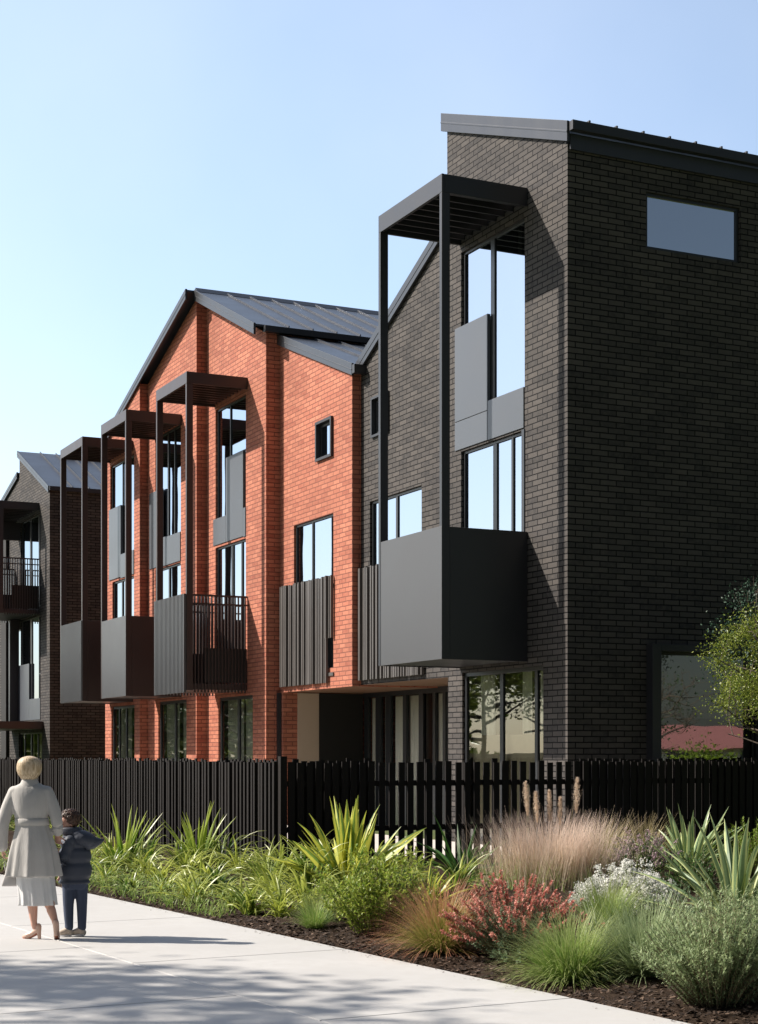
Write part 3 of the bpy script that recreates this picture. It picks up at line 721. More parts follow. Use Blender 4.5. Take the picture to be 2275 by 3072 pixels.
def strap_clump(n, L, wd, el=(.5, 1.35), droop=(.8, 1.9), r=.08):
    mb = MB(); base_t = random.choice((.1,.3,.5,.75)); n = int(n*.75); L *= random.uniform(.8, 1.05)
    for _ in range(n):
        a = random.uniform(0, 6.283); p = az(random.uniform(0, 6.283))*random.uniform(0, r)
        blade(mb, p, a, random.uniform(*el), L*random.uniform(.5, 1.1), wd*random.uniform(.6, 1.25), random.uniform(*droop), 7, .22, twist=random.uniform(-.9, .9), tint=min(1, max(0, base_t+random.gauss(0,.28))))
    return mb
def sword_clump(n, L, wd, spread=.95, r=.07, droop=(.1, .7), el_min=.35):
    mb = MB()
    for k in range(n):
        q = k/n; a = random.uniform(0, 6.283); el = 1.53 - spread*random.random()**.8
        el = max(el, el_min)
        blade(mb, az(a)*random.uniform(0, r), a, el, L*random.uniform(.72, 1.08)*(1-.12*(1-math.sin(el))), wd*random.uniform(.75, 1.2), random.uniform(*droop), 8, .3, taper=.42, twist=random.uniform(-.7, .7))
    return mb
def tussock(n, L, wd, el=(.35, 1.5), droop=(.5, 1.5), r=.1, segs=4):
    mb = MB()
    for _ in range(n):
        a = random.uniform(0, 6.283); p = az(a+random.uniform(-.6, .6))*r*random.random()**.5
        hair(mb, p, a, random.uniform(*el), L*random.uniform(.5, 1.1), wd, random.uniform(*droop), segs)
    return mb

random.seed(21)
# --- two tall sword-leaved plants rising against the batten fence
for (x, y, lab) in ((-3.55, 23.0, 'upright sword-leaved plant just right of the child against the dark fence'),
                    (-2.50, 22.9, 'upright sword-leaved plant midway along the dark batten fence')):
    mb = MB()
    for k in range(26):
        a = random.uniform(0, 6.283); blade(mb, az(a)*random.uniform(0,.06), a, random.uniform(.9, 1.5), random.uniform(.6, 1.02), random.uniform(.045,.07), random.uniform(.05,.45), 7, .3, taper=.4)
    for k in range(30):
        a = random.uniform(0, 6.283); blade(mb, az(a)*.05, a, random.uniform(.5, 1.1), random.uniform(.45,.75), .03, random.uniform(.9,1.8), 7, .25)
    place(mb, 'sword_plant', L_CORD, x, y, lab, 'plant', 'sword-leaved plants at the batten fence')
# --- strappy arching clumps along the path edge
clumps = [(-1.32,17.1,.42,60),(-.98,16.75,.4,60),(-.78,17.4,.5,60),(-.35,16.9,.45,60),(.2,17.4,.5,60),(-4.95,26.8,.6,60),(-5.6,28.6,.6,60),(-6.3,30.6,.6,60),(-7.1,32.8,.6,60),(-7.9,35.0,.6,50),(-3.45,20.9,.4,60),(-3.0,19.95,.4,60),(-2.5,19.2,.42,60),(-2.05,18.35,.42,60),(-1.55,17.75,.42,60),(-3.95,24.6,.6,60),(-3.3,23.6,.6,60),(-2.75,23.0,.7,60),(-2.2,23.0,.6,60),(-1.55,22.0,.6,70),(-1.2,20.9,.6,80),(-.1,19.8,.7,80),(.15,18.3,.55,70),(.9,19.0,.5,60),(-3.83,23.6,.55,60), (-3.63,22.6,.55,70), (-3.25,22.4,.55,60), (-3.9,22.2,.42,50), (-3.05,21.6,.48,70), (-2.55,21.9,.55,70),
          (-2.75,20.6,.42,70), (-2.2,21.0,.55,70), (-1.95,20.0,.5,70), (-2.25,19.6,.4,60), (-1.45,20.4,.6,80), (-1.75,18.9,.42,60),
          (-1.25,19.0,.60,90), (-1.1,17.9,.45,60), (-.75,18.3,.62,90), (-.95,21.1,.65,80), (-.35,17.6,.5,60), (-1.9,22.3,.6,60), (-.55,20.3,.6,60), (-4.6,25.5,.5,60), (-4.3,24.3,.5,60)]
ORD = 'first second third fourth fifth sixth seventh eighth ninth tenth eleventh twelfth thirteenth fourteenth fifteenth sixteenth seventeenth eighteenth nineteenth twentieth twenty-first twenty-second twenty-third twenty-fourth twenty-fifth twenty-sixth twenty-seventh twenty-eighth twenty-ninth thirtieth thirty-first thirty-second thirty-third thirty-fourth thirty-fifth thirty-sixth thirty-seventh'.split()
front = sorted([c for c in clumps if c[0]*PN.x+c[1]*PN.y-6.77 < 1.55], key=lambda c: -c[1]); back = sorted([c for c in clumps if c not in front], key=lambda c: -c[1])
def clabel(i, x, y):
    c = clumps[i]
    if c in front: return 'arching strappy green clump at the path edge, %s from the child side' % ORD[front.index(c)]
    return 'arching strappy green clump nearer the fence, %s from the child side' % ORD[back.index(c)]
for i, (x, y, L, n) in enumerate(clumps):
    mb = strap_clump(n, L*random.uniform(1.2,1.45), .034, el=(.45,1.35))
    place(mb, 'strappy_plant', L_DIAN, x, y, clabel(i, x, y), 'plant', 'strappy clumps along the path edge')
# fine low ground cover between the clumps
gc = MB(); random.seed(5)
for _ in range(1600):
    a = random.uniform(15.6, 27.5); b = 6.87 + abs(random.gauss(0, .5))*min(1, max(.35,(a-15)/6))
    x, y = P2(a, b)
    s_, t_ = yard_side(x, y)
    if t_ < 6.25 and s_ > -2.4: continue
    hair(gc, (x, y, soil_z(x, y)-.005), random.uniform(0, 6.283), random.uniform(.4,1.4), random.uniform(.08,.24), .009, random.uniform(.3,1.4), 3)
for _ in range(3600):
    a = random.uniform(15.6, 27); b = 6.87 + abs(random.gauss(0, .45))
    x, y = P2(a, b)
    leaf(gc, (x, y, soil_z(x,y)+random.uniform(.02,.2)), rdir(0), UP, random.uniform(.03,.08), .02)
tag(gc.build('ground_cover', L_GRNG), 'fine low green ground cover filling the bed edge near the child', 'ground cover', kind='stuff')

random.seed(33)
# --- large yellow variegated flax
mb = sword_clump(66, 1.14, .12, 1.15, .12, (.1, .75), .3)
place(mb, 'yellow_flax', L_FLAX, -.34, 18.5, 'large yellow and green variegated flax with broad pointed leaves in front of the fence corner', 'plant')
mb = sword_clump(34, .62, .045, .9, .06, (.4, 1.2))
place(mb, 'young_flax', L_FLAX, .50, 17.0, 'small fresh striped flax between the bright shrub and the beige grass', 'plant')
mb = MB()
for k in range(34):
    a = random.uniform(0, 6.283); blade(mb, az(a)*.05, a, random.uniform(.35,1.3), random.uniform(.45,.95), .07, random.uniform(.2,1.0), 7, .3, taper=.5)
place(mb, 'broad_leaf_plant', L_DARK, 1.05, 21.0, 'deep green broad-leaved plant in front of the gappy fence', 'plant')
mb = sword_clump(56, .93, .085, 1.15, .12, (.1, .7), .3)
place(mb, 'grey_flax', L_FLAXG, 3.98, 21.2, 'grey green flax with cream edged leaves behind the lilac flowers', 'plant', None)
mb = sword_clump(40, 1.18, .085, 1.25, .1, (.1, .75), .12)
place(mb, 'grey_flax', L_FLAXG, 3.22, 14.9, 'large cream striped flax cut by the right edge of the photo', 'plant', None)

# --- shrubs
def bush(n_stem, H, Rr, leafL, leafW, per=26, bend=.5, zlow=.1, wob=.25):
    """stems with leaves; returns leaves, stems, tips"""
    lv, st, tips = MB(), MB(), []
    for _ in range(n_stem):
        a = random.uniform(0, 6.283); q = random.random()**.6; L = H*random.uniform(.7, 1.1)*(1-.25*q)
        p = Vector((0,0,0)) + az(a)*Rr*.32*q*random.random(); pts = [p.copy()]
        d = (az(a)*q*1.05*Rr/H + UP).normalized()
        k = 9; 
        for j in range(k):
            d = (d + rdir()*wob*.5 + az(a)*bend*.05*q).normalized(); p = p + d*(L/k); p.z = max(p.z, .03); pts.append(p.copy())
        st.tube(pts, [.006-.005*j/k for j in range(k+1)], 4, False); tips.append((pts[-1], d.copy()))
        for j in range(per):
            t = zlow + (1-zlow)*random.random()**.8; f = t*k; i0 = min(k-1, int(f)); c = pts[i0].lerp(pts[i0+1], f-i0)
            ld = (rdir() + d*.9).normalized(); leaf(lv, c, ld, UP if abs(ld.z) < .95 else Vector((1,0,0)), leafL*random.uniform(.6,1.2), leafW*random.uniform(.7,1.2))
    return lv, st, tips
def shrub(name, x, y, label, leafmat, lv, st, cat='shrub', extra=None, group=None):
    o = st.build(name, M_STALK, loc=at(x, y)); tag(o, label, cat, group); lv.build('foliage', leafmat, o)
    if extra: e = extra[1].build(extra[0], extra[2], o)
    return o
random.seed(8)
lv, st, tips = bush(190, .86, .66, .050, .026, 50)
shrub('green_shrub', 0.0, 15.15, 'bright green small-leaved shrub at the path edge left of the red-tipped grass', L_SHRUB, lv, st)
# coral flowering shrub: fine needles and many upright flower spikes
lv, st, tips = bush(300, .66, .78, .034, .009, 60)
fl = MB()
for (p, d) in tips:
    if random.random() < .12: continue
    n = random.randint(40, 64); L = random.uniform(.10, .18)
    for j in range(n):
        t = random.random(); c = p + d*(t-.7)*L; leaf(fl, c, (rdir()+d*.8), UP, random.uniform(.018,.032), .017, tint=random.random()*.7+.3*t)
shrub('coral_flower_shrub', 1.12, 13.5, 'coral red flowering shrub with upright flower spikes at the path edge', L_SILV, lv, st, extra=('flower_heads', fl, L_RED))
# white flowering shrub
lv, st, tips = bush(300, .52, .86, .028, .010, 44)
fl = MB()
for (p, d) in tips:
    for j in range(random.randint(40, 64)):
        leaf(fl, p + rdir()*random.uniform(0, .05), rdir(), UP, random.uniform(.014,.026), .018)
shrub('white_flower_shrub', 2.42, 16.1, 'white flowering mound behind the fine green grass', L_GREY, lv, st, extra=('flower_heads', fl, L_WHITE))
# lilac flowering shrub
lv, st, tips = bush(120, .66, .55, .04, .014, 36)
fl = MB()
for (p, d) in tips:
    for j in range(random.randint(16, 34)):
        leaf(fl, p - d*random.uniform(0, .09) + rdir()*.018, rdir(), UP, random.uniform(.016,.03), .016)
shrub('lilac_flower_shrub', 3.22, 20.3, 'dusky lilac flowering shrub between the beige grass and grey flax', L_DARK, lv, st, extra=('flower_heads', fl, L_LILAC))
# rosemary-like grey green shrub at lower right
lv, st, tips = bush(460, .76, .72, .038, .010, 84, wob=.12, zlow=.02)
shrub('grey_green_shrub', 2.26, 11.0, 'tall grey green needle-leaved shrub nearest the camera at lower right', L_GREY, lv, st)
lv, st, tips = bush(300, .66, .66, .038, .010, 74, wob=.14, zlow=.02)
shrub('grey_green_shrub', 2.80, 12.3, 'grey green needle-leaved shrub partly hidden behind the nearest one at right edge', L_GREY, lv, st)
lv, st, tips = bush(90, .5, .5, .03, .009, 46)
shrub('silver_shrub', 2.75, 15.2, 'low silvery shrub under the cream striped flax', L_SILV, lv, st)
lv, st, tips = bush(60, .16, .5, .022, .009, 40, zlow=0)
shrub('blue_creeper', 1.05, 13.15, 'low blue green creeping shrub under the coral flowers', L_SILV, lv, st)
lv, st, tips = bush(60, .18, .5, .022, .009, 40, zlow=0)
shrub('blue_creeper', 1.62, 12.1, 'low blue green creeper at the foot of the pale feathery clump', L_SILV, lv, st)
lv, st, tips = bush(110, .75, .75, .05, .010, 60)
shrub('lime_conifer', 4.75, 21.0, 'lime green feathery conifer bush below the tree at the right edge', L_CON, lv, st)
lv, st, tips = bush(70, .45, .45, .04, .018, 34)
shrub('low_green_shrub', -.55, 16.5, 'low mixed green shrub in front of the yellow flax', L_SHRUB, lv, st)
lv, st, tips = bush(80, .5, .55, .04, .018, 34)
shrub('low_green_shrub', .35, 19.5, 'low green shrub behind the small striped flax', L_SHRUB, lv, st)
lv, st, tips = bush(90, .55, .6, .04, .016, 34)
shrub('low_green_shrub', 3.6, 18.6, 'low green shrub behind the white flowering mound', L_DARK, lv, st)
# --- grasses
random.seed(17)
def grass(name, x, y, mat, label, *a, **k):
    return place(tussock(*a, **k), name, mat, x, y, label, 'grass clump')
grass('red_tipped_grass', .53, 13.85, L_REDG, 'green tussock grass with reddish tips left of the coral shrub', 2000, .66, .0085, el=(.2,1.5), droop=(.3,1.4), r=.13)
grass('fine_green_grass', 1.42, 12.25, L_GRNG, 'bright green fine tussock grass between coral shrub and grey green shrubs', 2100, .58, .009, el=(.15,1.5), droop=(.4,1.5), r=.16)
grass('fine_green_grass', 2.02, 14.6, L_GRNG, 'green tussock grass in front of the white flowering mound', 1500, .60, .008, el=(.2,1.5), droop=(.3,1.3), r=.1)
grass('grey_tussock', 1.98, 12.3, L_GREY, 'pale grey green feathery tussock beside the nearest shrub', 1700, .60, .011, el=(.2,1.5), droop=(.2,.9), r=.16)
grass('tan_grass', 3.0, 22.2, L_TAN, 'tan and green grass tuft against the fence behind the beige grass', 900, .85, .008, el=(.6,1.5), droop=(.3,1.2), r=.15)
grass('tan_grass', 3.6, 22.6, L_TAN, 'tan green grass tuft against the fence left of the grey flax', 700, .8, .008, el=(.6,1.5), droop=(.3,1.2), r=.15)
grass('green_tuft', -.15, 16.1, L_GRNG, 'small green tuft tucked behind the bright green shrub', 500, .5, .007, el=(.4,1.5), droop=(.4,1.3), r=.1)
grass('green_tuft', -.62, 15.9, L_GRNG, 'small blue green tuft left of the bright green shrub at the mulch edge', 500, .42, .006, el=(.4,1.5), droop=(.4,1.3), r=.08)
# feathery beige grass in a wide drift, with plumes
mb = MB()
for _ in range(3600):
    p = Vector((random.gauss(0,.30), random.gauss(0,.2), 0)); a = math.atan2(p.y, p.x)+random.uniform(-1,1)
    hair(mb, p, a, random.uniform(1.12,1.55), random.uniform(.45,.98), .006, random.uniform(.1,.9), 4)
fg = place(mb, 'beige_feather_grass', L_FEATH, 2.03, 19.4, 'wide drift of feathery beige grass with plumes in front of the fence', 'grass clump')
mb = MB()
for _ in range(700):
    p = Vector((random.gauss(0,.45), random.gauss(0,.28), 0)); hair(mb, p, random.uniform(0,6.28), random.uniform(.6,1.4), random.uniform(.3,.6), .009, random.uniform(.2,1.0), 4)
mb.build('green_base_blades', L_GRNG, fg)
for (dx, dy, h, r_) in ((-.22,.1,1.24,.04),(-.13,.0,1.12,.035),(.27,.1,1.28,.045),(.10,.0,1.06,.03),(.0,.05,1.14,.03)):
    pl = MB(); tip = Vector((dx*1.25-.03, dy, h))
    for k in range(900):
        t = random.random(); c = Vector((dx, dy, 0)).lerp(tip, 1-.32*t); c += Vector((random.gauss(0,1),random.gauss(0,1),0))*r_*.42*math.sin(math.pi*min(1,.12+t*.85))
        leaf(pl, c, (rdir(-.3)+UP*.8), UP, .032, .005)
    po = pl.build('plume', L_FEATH, fg)
    MB().tube([(dx*.6,dy,0),(dx*.8,dy,h*.5),(dx,dy,h*.8)], .004, 4).build('stalk', M_STALK, po)
# fine wild stems in the gaps around the right hand plants
for (x, y, lab) in ((1.78,13.2,'loose thin arching stems in front of the coral shrub'), (2.55,13.4,'loose thin arching stems before the cream striped flax')):
    mb = MB()
    for _ in range(40):
        a = random.uniform(0,6.28); blade(mb, az(a)*.05, a, random.uniform(.3,1.2), random.uniform(.4,.85), .012, random.uniform(.4,1.2), 6, .2)
    place(mb, 'arching_stems', L_GREY, x, y, lab, 'plant')

# ================================================================== TREES
def tree(name, x, y, H, trunk_h, cr, rz, label, leafmat, nleaf, lsize, r0=.09, flat=1.0, seed=1, z=None, group=None, offset=(0,0), levels=3, gap=.0, layers=0):
    random.seed(seed); wood = MB(); lv = MB(); ends = []
    cz = trunk_h + (H-trunk_h)*.5; cc = Vector((offset[0], offset[1], cz)); ez = (H-trunk_h)*.5
    trunk = [Vector((0,0,0))]
    for k in range(1, 6): trunk.append(Vector((offset[0]*k/6+random.uniform(-.03,.03)*H*.2, offset[1]*k/6+random.uniform(-.03,.03)*H*.2, (trunk_h+ez*.7)*k/5)))
    wood.tube(trunk, [r0*(1-.13*k) for k in range(6)], 8)
    def inside(p): q = p-cc; return (q.x/cr)**2+(q.y/cr)**2+(q.z/ez)**2
    def grow(p, d, L, r, lev):
        pts = [p.copy()]; k = 4
        for j in range(k):
            d = (d + rdir()*.22 + UP*(.06 if not layers else -.01)).normalized(); p = p + d*(L/k); pts.append(p.copy())
            if lev >= 1: ends.append((p.copy(), d.copy(), lev))
        wood.tube(pts, [r*(1-.6*j/k) for j in range(k+1)], 5, False)
        if lev < levels:
            for _ in range(random.randint(3, 4)):
                t = random.uniform(.35, 1); i0 = min(k-1, int(t*k)); b = pts[i0].lerp(pts[i0+1], t*k-i0)
                nd = (d + rdir()*(.9 if not layers else .8)*Vector((1,1,flat)).length/1.5).normalized()
                if layers: nd.z *= .35; nd.normalize()
                if inside(b + nd*L*.5) < 1.15: grow(b, nd, L*.62, r*.5, lev+1)
    nb = 15
    for i in range(nb):
        f = (i+.5)/nb; b0 = trunk[1].lerp(trunk[-1], .15+.85*f) if trunk_h > .5 else trunk[-1]*f
        b0 = Vector((trunk[-1].x*f, trunk[-1].y*f, max(trunk_h*.75, (trunk_h+ez*1.2)*(.35+.65*f))))
        b0.z = min(b0.z, trunk[-1].z)
        a = i*2.4; d = (az(a) + UP*(random.uniform(.15,.8)*(0.3 if layers else 1) + (.5 if f > .8 else 0))).normalized()
        grow(b0, d, cr*random.uniform(.6,.95), r0*.38, 0)
    ends_ok = [e for e in ends if inside(e[0]) < 1.3] or ends
    for _ in range(nleaf):
        p, d, lev = random.choice(ends_ok); sp = lsize*2.2
        c = p + Vector((random.gauss(0,1), random.gauss(0,1), random.gauss(0,1)*(.35 if layers else .8)))*sp
        if c.z < .4: continue
        leaf(lv, c, rdir(-.6), rdir(), lsize*random.uniform(.6,1.25), lsize*.55)
    o = wood.build(name, M_BARK, loc=(x, y, soil_z(x,y)-.02 if z is None else z), smooth=True); tag(o, label, 'tree', group)
    lv.build('crown', leafmat, o); return o
tree('young_tree', 6.30, 25.6, 3.8, 2.0, 1.42, .9, 'small bright leafy tree in front of the large ground window at the right edge', L_TREE, 26000, .045, .05, seed=3)
tree('blue_conifer', 6.55, 27.0, 4.55, 2.6, 1.25, .9, 'dusky blue green tree behind the bright leafy tree at the right edge', L_BLUE, 9000, .05, .05, seed=5, z=0)
# trees across the path: they throw the shade on the foreground paving and show in the window glass
TL = 'spreading cypress tree across the path'
tree('cypress_tree', -12.2, 12.0, 9.8, 5.9, 2.9, 1, 'spreading cypress tree left of the path that shades the foreground paving', L_PINE, 4200, .22, .16, seed=9, z=0, layers=1, group='trees across the path')
tree('cypress_tree', -14.2, 9.2, 10.0, 4.6, 3.6, 1, 'tall cypress tree left of the path near the camera', L_PINE, 16000, .24, .18, seed=12, z=0, layers=1, group='trees across the path')
random.seed(2)
TN = ['nearest the camera', 'second from the camera', 'third from the camera and shortest', 'set back furthest from the street', 'behind the others', 'nearly facing the red row', 'far beyond the red row', 'bushy and bright']
for i, (x, y, h) in enumerate(((-17,40,7.5),(-21,47,8.5),(-15.5,47.5,6.5),(-24,38,8),(-27,55,9),(-20,60,6.5),(-25,67,7.5),(-18.5,55,5.5))):
    tree('cypress_tree', x, y, h, 2.2, 3.3, 1, 'spreading tree across the street reflected in windows, ' + TN[i], L_PINE if i%2 else L_TREE, 6500, .15, .17, seed=30+i, z=0, layers=1, group='trees across the street')
M_PAL = plain_mat('weathered_tan_timber', (.36,.30,.21), .8, 0, .2, 5, .003, 30, vert=True)
pf = MB()
for i in range(60): pf.box(0, .03, i*.62, i*.62+.6, .05, 1.75)
for z in (.4,.9,1.4): pf.box(.031,.07,0,37,z,z+.08)
o = pf.build('boundary_fence', M_PAL, loc=(-13, 28, 0)); o.rotation_euler = (0,0,R(33)); tag(o, 'tan timber boundary fence across the street', 'fence')
hg = MB(); random.seed(77)
for k in range(26000):
    t = random.random(); yy = 38 + 75*t; top = 1.5 if yy < 60 else 4.2
    top *= .8+.35*noise.noise(Vector((yy*.35, 0, 0)))+.2
    leaf(hg, (-36 + random.gauss(0,.7) - (yy-38)*.08, yy, top*random.random()**.6), rdir(), rdir(), random.uniform(.25,.5), .28)
tag(hg.build('hedgerow', L_TREE), 'far hedgerow of mixed bushes across the street', 'hedge', kind='stuff')
# house with a red roof away to the right, seen in the end window
hs = empty('red_roof_house', (120, -32, 0), R(20)); hs.scale = (2.4, 2, 1); tag(hs, 'low cream house with a pinkish red roof away to the right', 'house')
M_CREAM = plain_mat('cream_render', (.55,.50,.42), .85, 0, .06, 2); M_RROOF = plain_mat('red_metal_roof', (.46,.19,.18), .6, 0, .1, 2)
MB().box(-6,6,-4,4,0,2.3).build('wall', M_CREAM, hs)
MB().prism([(-4.6,2.2),(0,4.3),(4.6,2.2),(4.4,2.15),(0,4.1),(-4.4,2.15)], -6.4, 6.4).build('roof', M_RROOF, hs)
for wx in (-3.5,0,3.5):
    wd = MB().box(wx-.6,wx+.6,4.0,4.04,.9,2.0).box(wx-.03,wx+.03,4.041,4.06,.9,2.0).build('window', M_FRAME, hs)
tree('garden_tree', 17, 21.3, 5, 1.2, 2.0, 1, 'bare-limbed garden tree in front of the red roofed house', L_PINE, 900, .09, .12, seed=41, z=0)
tree('garden_tree', 15, 24.5, 1.9, .3, .7, 1, 'leafy green garden tree right of the black building', L_CON, 6000, .09, .10, seed=44, z=0)
#@@PART3
# ================================================================== PEOPLE
def fabric_mat(name, c, rough=.85, var=.1, weave=.0006, fold=.0):
    m, n, b = new_mat(name)
    tc = N(n, 'ShaderNodeTexCoord'); v = tc.outputs['Object']
    f = noise_tex(n, v, 7, 4, .6)
    n.links.new(mix_rgb(n, f, c4([x*(1-var) for x in c]), c4([min(1, x*(1+var)) for x in c])), b.inputs['Base Color'])
    b.inputs['Roughness'].default_value = rough; b.inputs['Specular IOR Level'].default_value = .2
    mp = N(n, 'ShaderNodeMapping'); mp.inputs['Scale'].default_value = (1, 1, .25); n.links.new(v, mp.inputs[0])
    h1 = noise_tex(n, v, 420, 2, .5); h2 = noise_tex(n, mp.outputs[0], 16, 4, .6)
    s = N(n, 'ShaderNodeMath', operation='MULTIPLY_ADD'); n.links.new(h2, s.inputs[0]); s.inputs[1].default_value = 12 if not fold else fold; n.links.new(h1, s.inputs[2])
    bump(n, b, s.outputs[0], weave); return m
def skin_mat():
    m, n, b = new_mat('skin'); tc = N(n, 'ShaderNodeTexCoord')
    n.links.new(mix_rgb(n, noise_tex(n, tc.outputs['Object'], 14, 3), (.50, .27, .20, 1), (.62, .36, .27, 1)), b.inputs['Base Color'])
    b.inputs['Roughness'].default_value = .5; b.inputs['Subsurface Weight'].default_value = .1; b.inputs['Subsurface Radius'].default_value = (.02, .008, .004); return m
def hair_mat(name, a, c):
    m, n, b = new_mat(name); tc = N(n, 'ShaderNodeTexCoord')
    mp = N(n, 'ShaderNodeMapping'); mp.inputs['Scale'].default_value = (1, 1, .12); n.links.new(tc.outputs['Object'], mp.inputs[0])
    f = noise_tex(n, mp.outputs[0], 90, 3, .6)
    n.links.new(mix_rgb(n, ramp(n, f, .35, .68), c4(a), c4(c)), b.inputs['Base Color']); b.inputs['Roughness'].default_value = .42
    bump(n, b, f, .004); return m
M_SKIN = skin_mat(); M_BLOND = hair_mat('blond_hair', (.42, .29, .16), (.84, .69, .48)); M_BROWN = hair_mat('brown_hair', (.035, .018, .012), (.16, .085, .055))
M_COAT = fabric_mat('light_wool_coat', (.49, .475, .455)); M_SKIRT = fabric_mat('white_pleated_cloth', (.66, .66, .66)); M_SHOE = plain_mat('nude_leather', (.55, .37, .29), .35, 0, .05, 4)
M_JACK = fabric_mat('navy_puffer_nylon', (.062, .070, .092), .5, .12, .0004, 10); M_JEAN = fabric_mat('dark_blue_denim', (.066, .082, .125)); M_SNEAK = plain_mat('beige_sneaker', (.50, .42, .34), .7, 0, .08, 9)
M_BAG = plain_mat('pale_leather_bag', (.46, .44, .43), .5, 0, .06, 5); M_EYE = plain_mat('eye', (.03, .02, .02), .1, 0, 0, 2); M_LIP = plain_mat('lips', (.42, .15, .13), .5, 0, .05, 5)
M_SOLE = plain_mat('rust_sole', (.35, .12, .07), .5, 0, .05, 5)

def ell(mb, c, r, rot=None, nu=16, nv=10):
    c = Vector(c); i = len(mb.v); rot = rot or Matrix.Identity(3)
    for a in range(1, nv):
        ph = math.pi*a/nv
        for b in range(nu):
            th = 2*math.pi*b/nu
            mb.v.append(tuple(c + rot @ Vector((r[0]*math.sin(ph)*math.cos(th), r[1]*math.sin(ph)*math.sin(th), r[2]*math.cos(ph)))))
    t = len(mb.v); mb.v.append(tuple(c + rot @ Vector((0,0,r[2])))); mb.v.append(tuple(c + rot @ Vector((0,0,-r[2]))))
    for a in range(nv-2):
        for b in range(nu):
            p, q = i+a*nu+b, i+a*nu+(b+1) % nu; mb.f.append((p, p+nu, q+nu, q))
    for b in range(nu):
        mb.f.append((t, i+b, i+(b+1) % nu)); k = i+(nv-2)*nu; mb.f.append((t+1, k+(b+1) % nu, k+b))
    return mb
def limb(mb, pts, rad):        # smooth tapered limb with rounded ends
    P = [Vector(p) for p in pts]; Q, RR = [], []
    for k in range(len(P)-1):
        for j in range(5):
            t = j/5; p0 = P[max(0,k-1)]; p1 = P[k]; p2 = P[k+1]; p3 = P[min(len(P)-1,k+2)]
            Q.append(.5*((2*p1)+(p2-p0)*t+(2*p0-5*p1+4*p2-p3)*t*t+(3*p1-p0-3*p2+p3)*t**3)); RR.append(rad[k]*(1-t)+rad[k+1]*t)
    Q.append(P[-1]); RR.append(rad[-1]); mb.tube(Q, RR, 12)
    ell(mb, Q[0], (RR[0],)*3, None, 12, 8); ell(mb, Q[-1], (RR[-1],)*3, None, 12, 8); return mb
def rings(mb, rows, n=56, fold=lambda th, k, t: 0, cap=True):
    """rows: (z, cx, cy, rx, ry)"""
    i = len(mb.v); K = len(rows)
    for k, (z, cx, cy, rx, ry) in enumerate(rows):
        for b in range(n):
            th = 2*math.pi*b/n; m = 1+fold(th, k, k/(K-1)); mb.v.append((cx+rx*m*math.cos(th), cy+ry*m*math.sin(th), z))
    for k in range(K-1):
        for b in range(n): p, q = i+k*n+b, i+k*n+(b+1) % n; mb.f.append((p, q, q+n, p+n))
    if cap: mb.f.append(tuple(i+b for b in range(n))[::-1]); mb.f.append(tuple(i+(K-1)*n+b for b in range(n)))
    return mb
def interp(rows, m=4):
    out = []
    for k in range(len(rows)-1):
        p0 = rows[max(0,k-1)]; p1 = rows[k]; p2 = rows[k+1]; p3 = rows[min(len(rows)-1,k+2)]
        for j in range(m):
            t = j/m; out.append(tuple(.5*((2*b)+(c-a)*t+(2*a-5*b+4*c-d)*t*t+(3*b-a-3*c+d)*t**3) for a,b,c,d in zip(p0,p1,p2,p3)))
    out.append(rows[-1]); return out
def soft(o, voxel, it=6, fac=.5):
    r = o.modifiers.new('remesh', 'REMESH'); r.mode = 'VOXEL'; r.voxel_size = voxel; r.use_smooth_shade = True
    s = o.modifiers.new('smooth', 'SMOOTH'); s.iterations = it; s.factor = fac; return o
def Rz(a): return Matrix.Rotation(a, 3, 'Z')
def hand(mb, wrist, d, palm_n, size=1.0, curl=.9, spread=.12, thumb_side=1):
    """five separate curled fingers on a palm; d = direction of the hand, palm_n = normal the fingers curl towards"""
    d = Vector(d).normalized(); pn = Vector(palm_n); pn = (pn - d*pn.dot(d)).normalized(); s = d.cross(pn).normalized()*thumb_side
    M = Matrix((s, pn, d)).transposed(); W0 = Vector(wrist); k = size
    ell(mb, W0 + d*.042*k, (.036*k, .015*k, .048*k), M, 14, 10)
    for i, (L, off) in enumerate(((.068, .027), (.078, .009), (.072, -.009), (.056, -.026))):
        p = W0 + d*.080*k + s*off*k; a = off*spread*20*.3; seg = L*k/3; e = curl*.25; pts = [p - d*.02*k, p]
        for j in range(3):
            e += curl*(.45 if j else .3); dd = d*math.cos(e) + pn*math.sin(e) + s*a*math.cos(e); p = p + dd.normalized()*seg; pts.append(p.copy())
        mb.tube(pts, [.0085*k, .0085*k, .008*k, .0072*k, .006*k], 8); ell(mb, pts[-1], (.006*k,)*3, None, 8, 6)
    p = W0 + d*.022*k + s*.026*k; pts = [p - s*.012*k]
    for (cs, cd, cp, L) in ((.75, .6, .15, .034), (.35, .8, .45, .03), (.1, .8, .6, .024)):
        p = p + (s*cs + d*cd + pn*cp).normalized()*L*k; pts.append(p.copy())
    mb.tube(pts, [.013*k, .0105*k, .009*k, .007*k], 8); ell(mb, pts[-1], (.007*k,)*3, None, 8, 6)
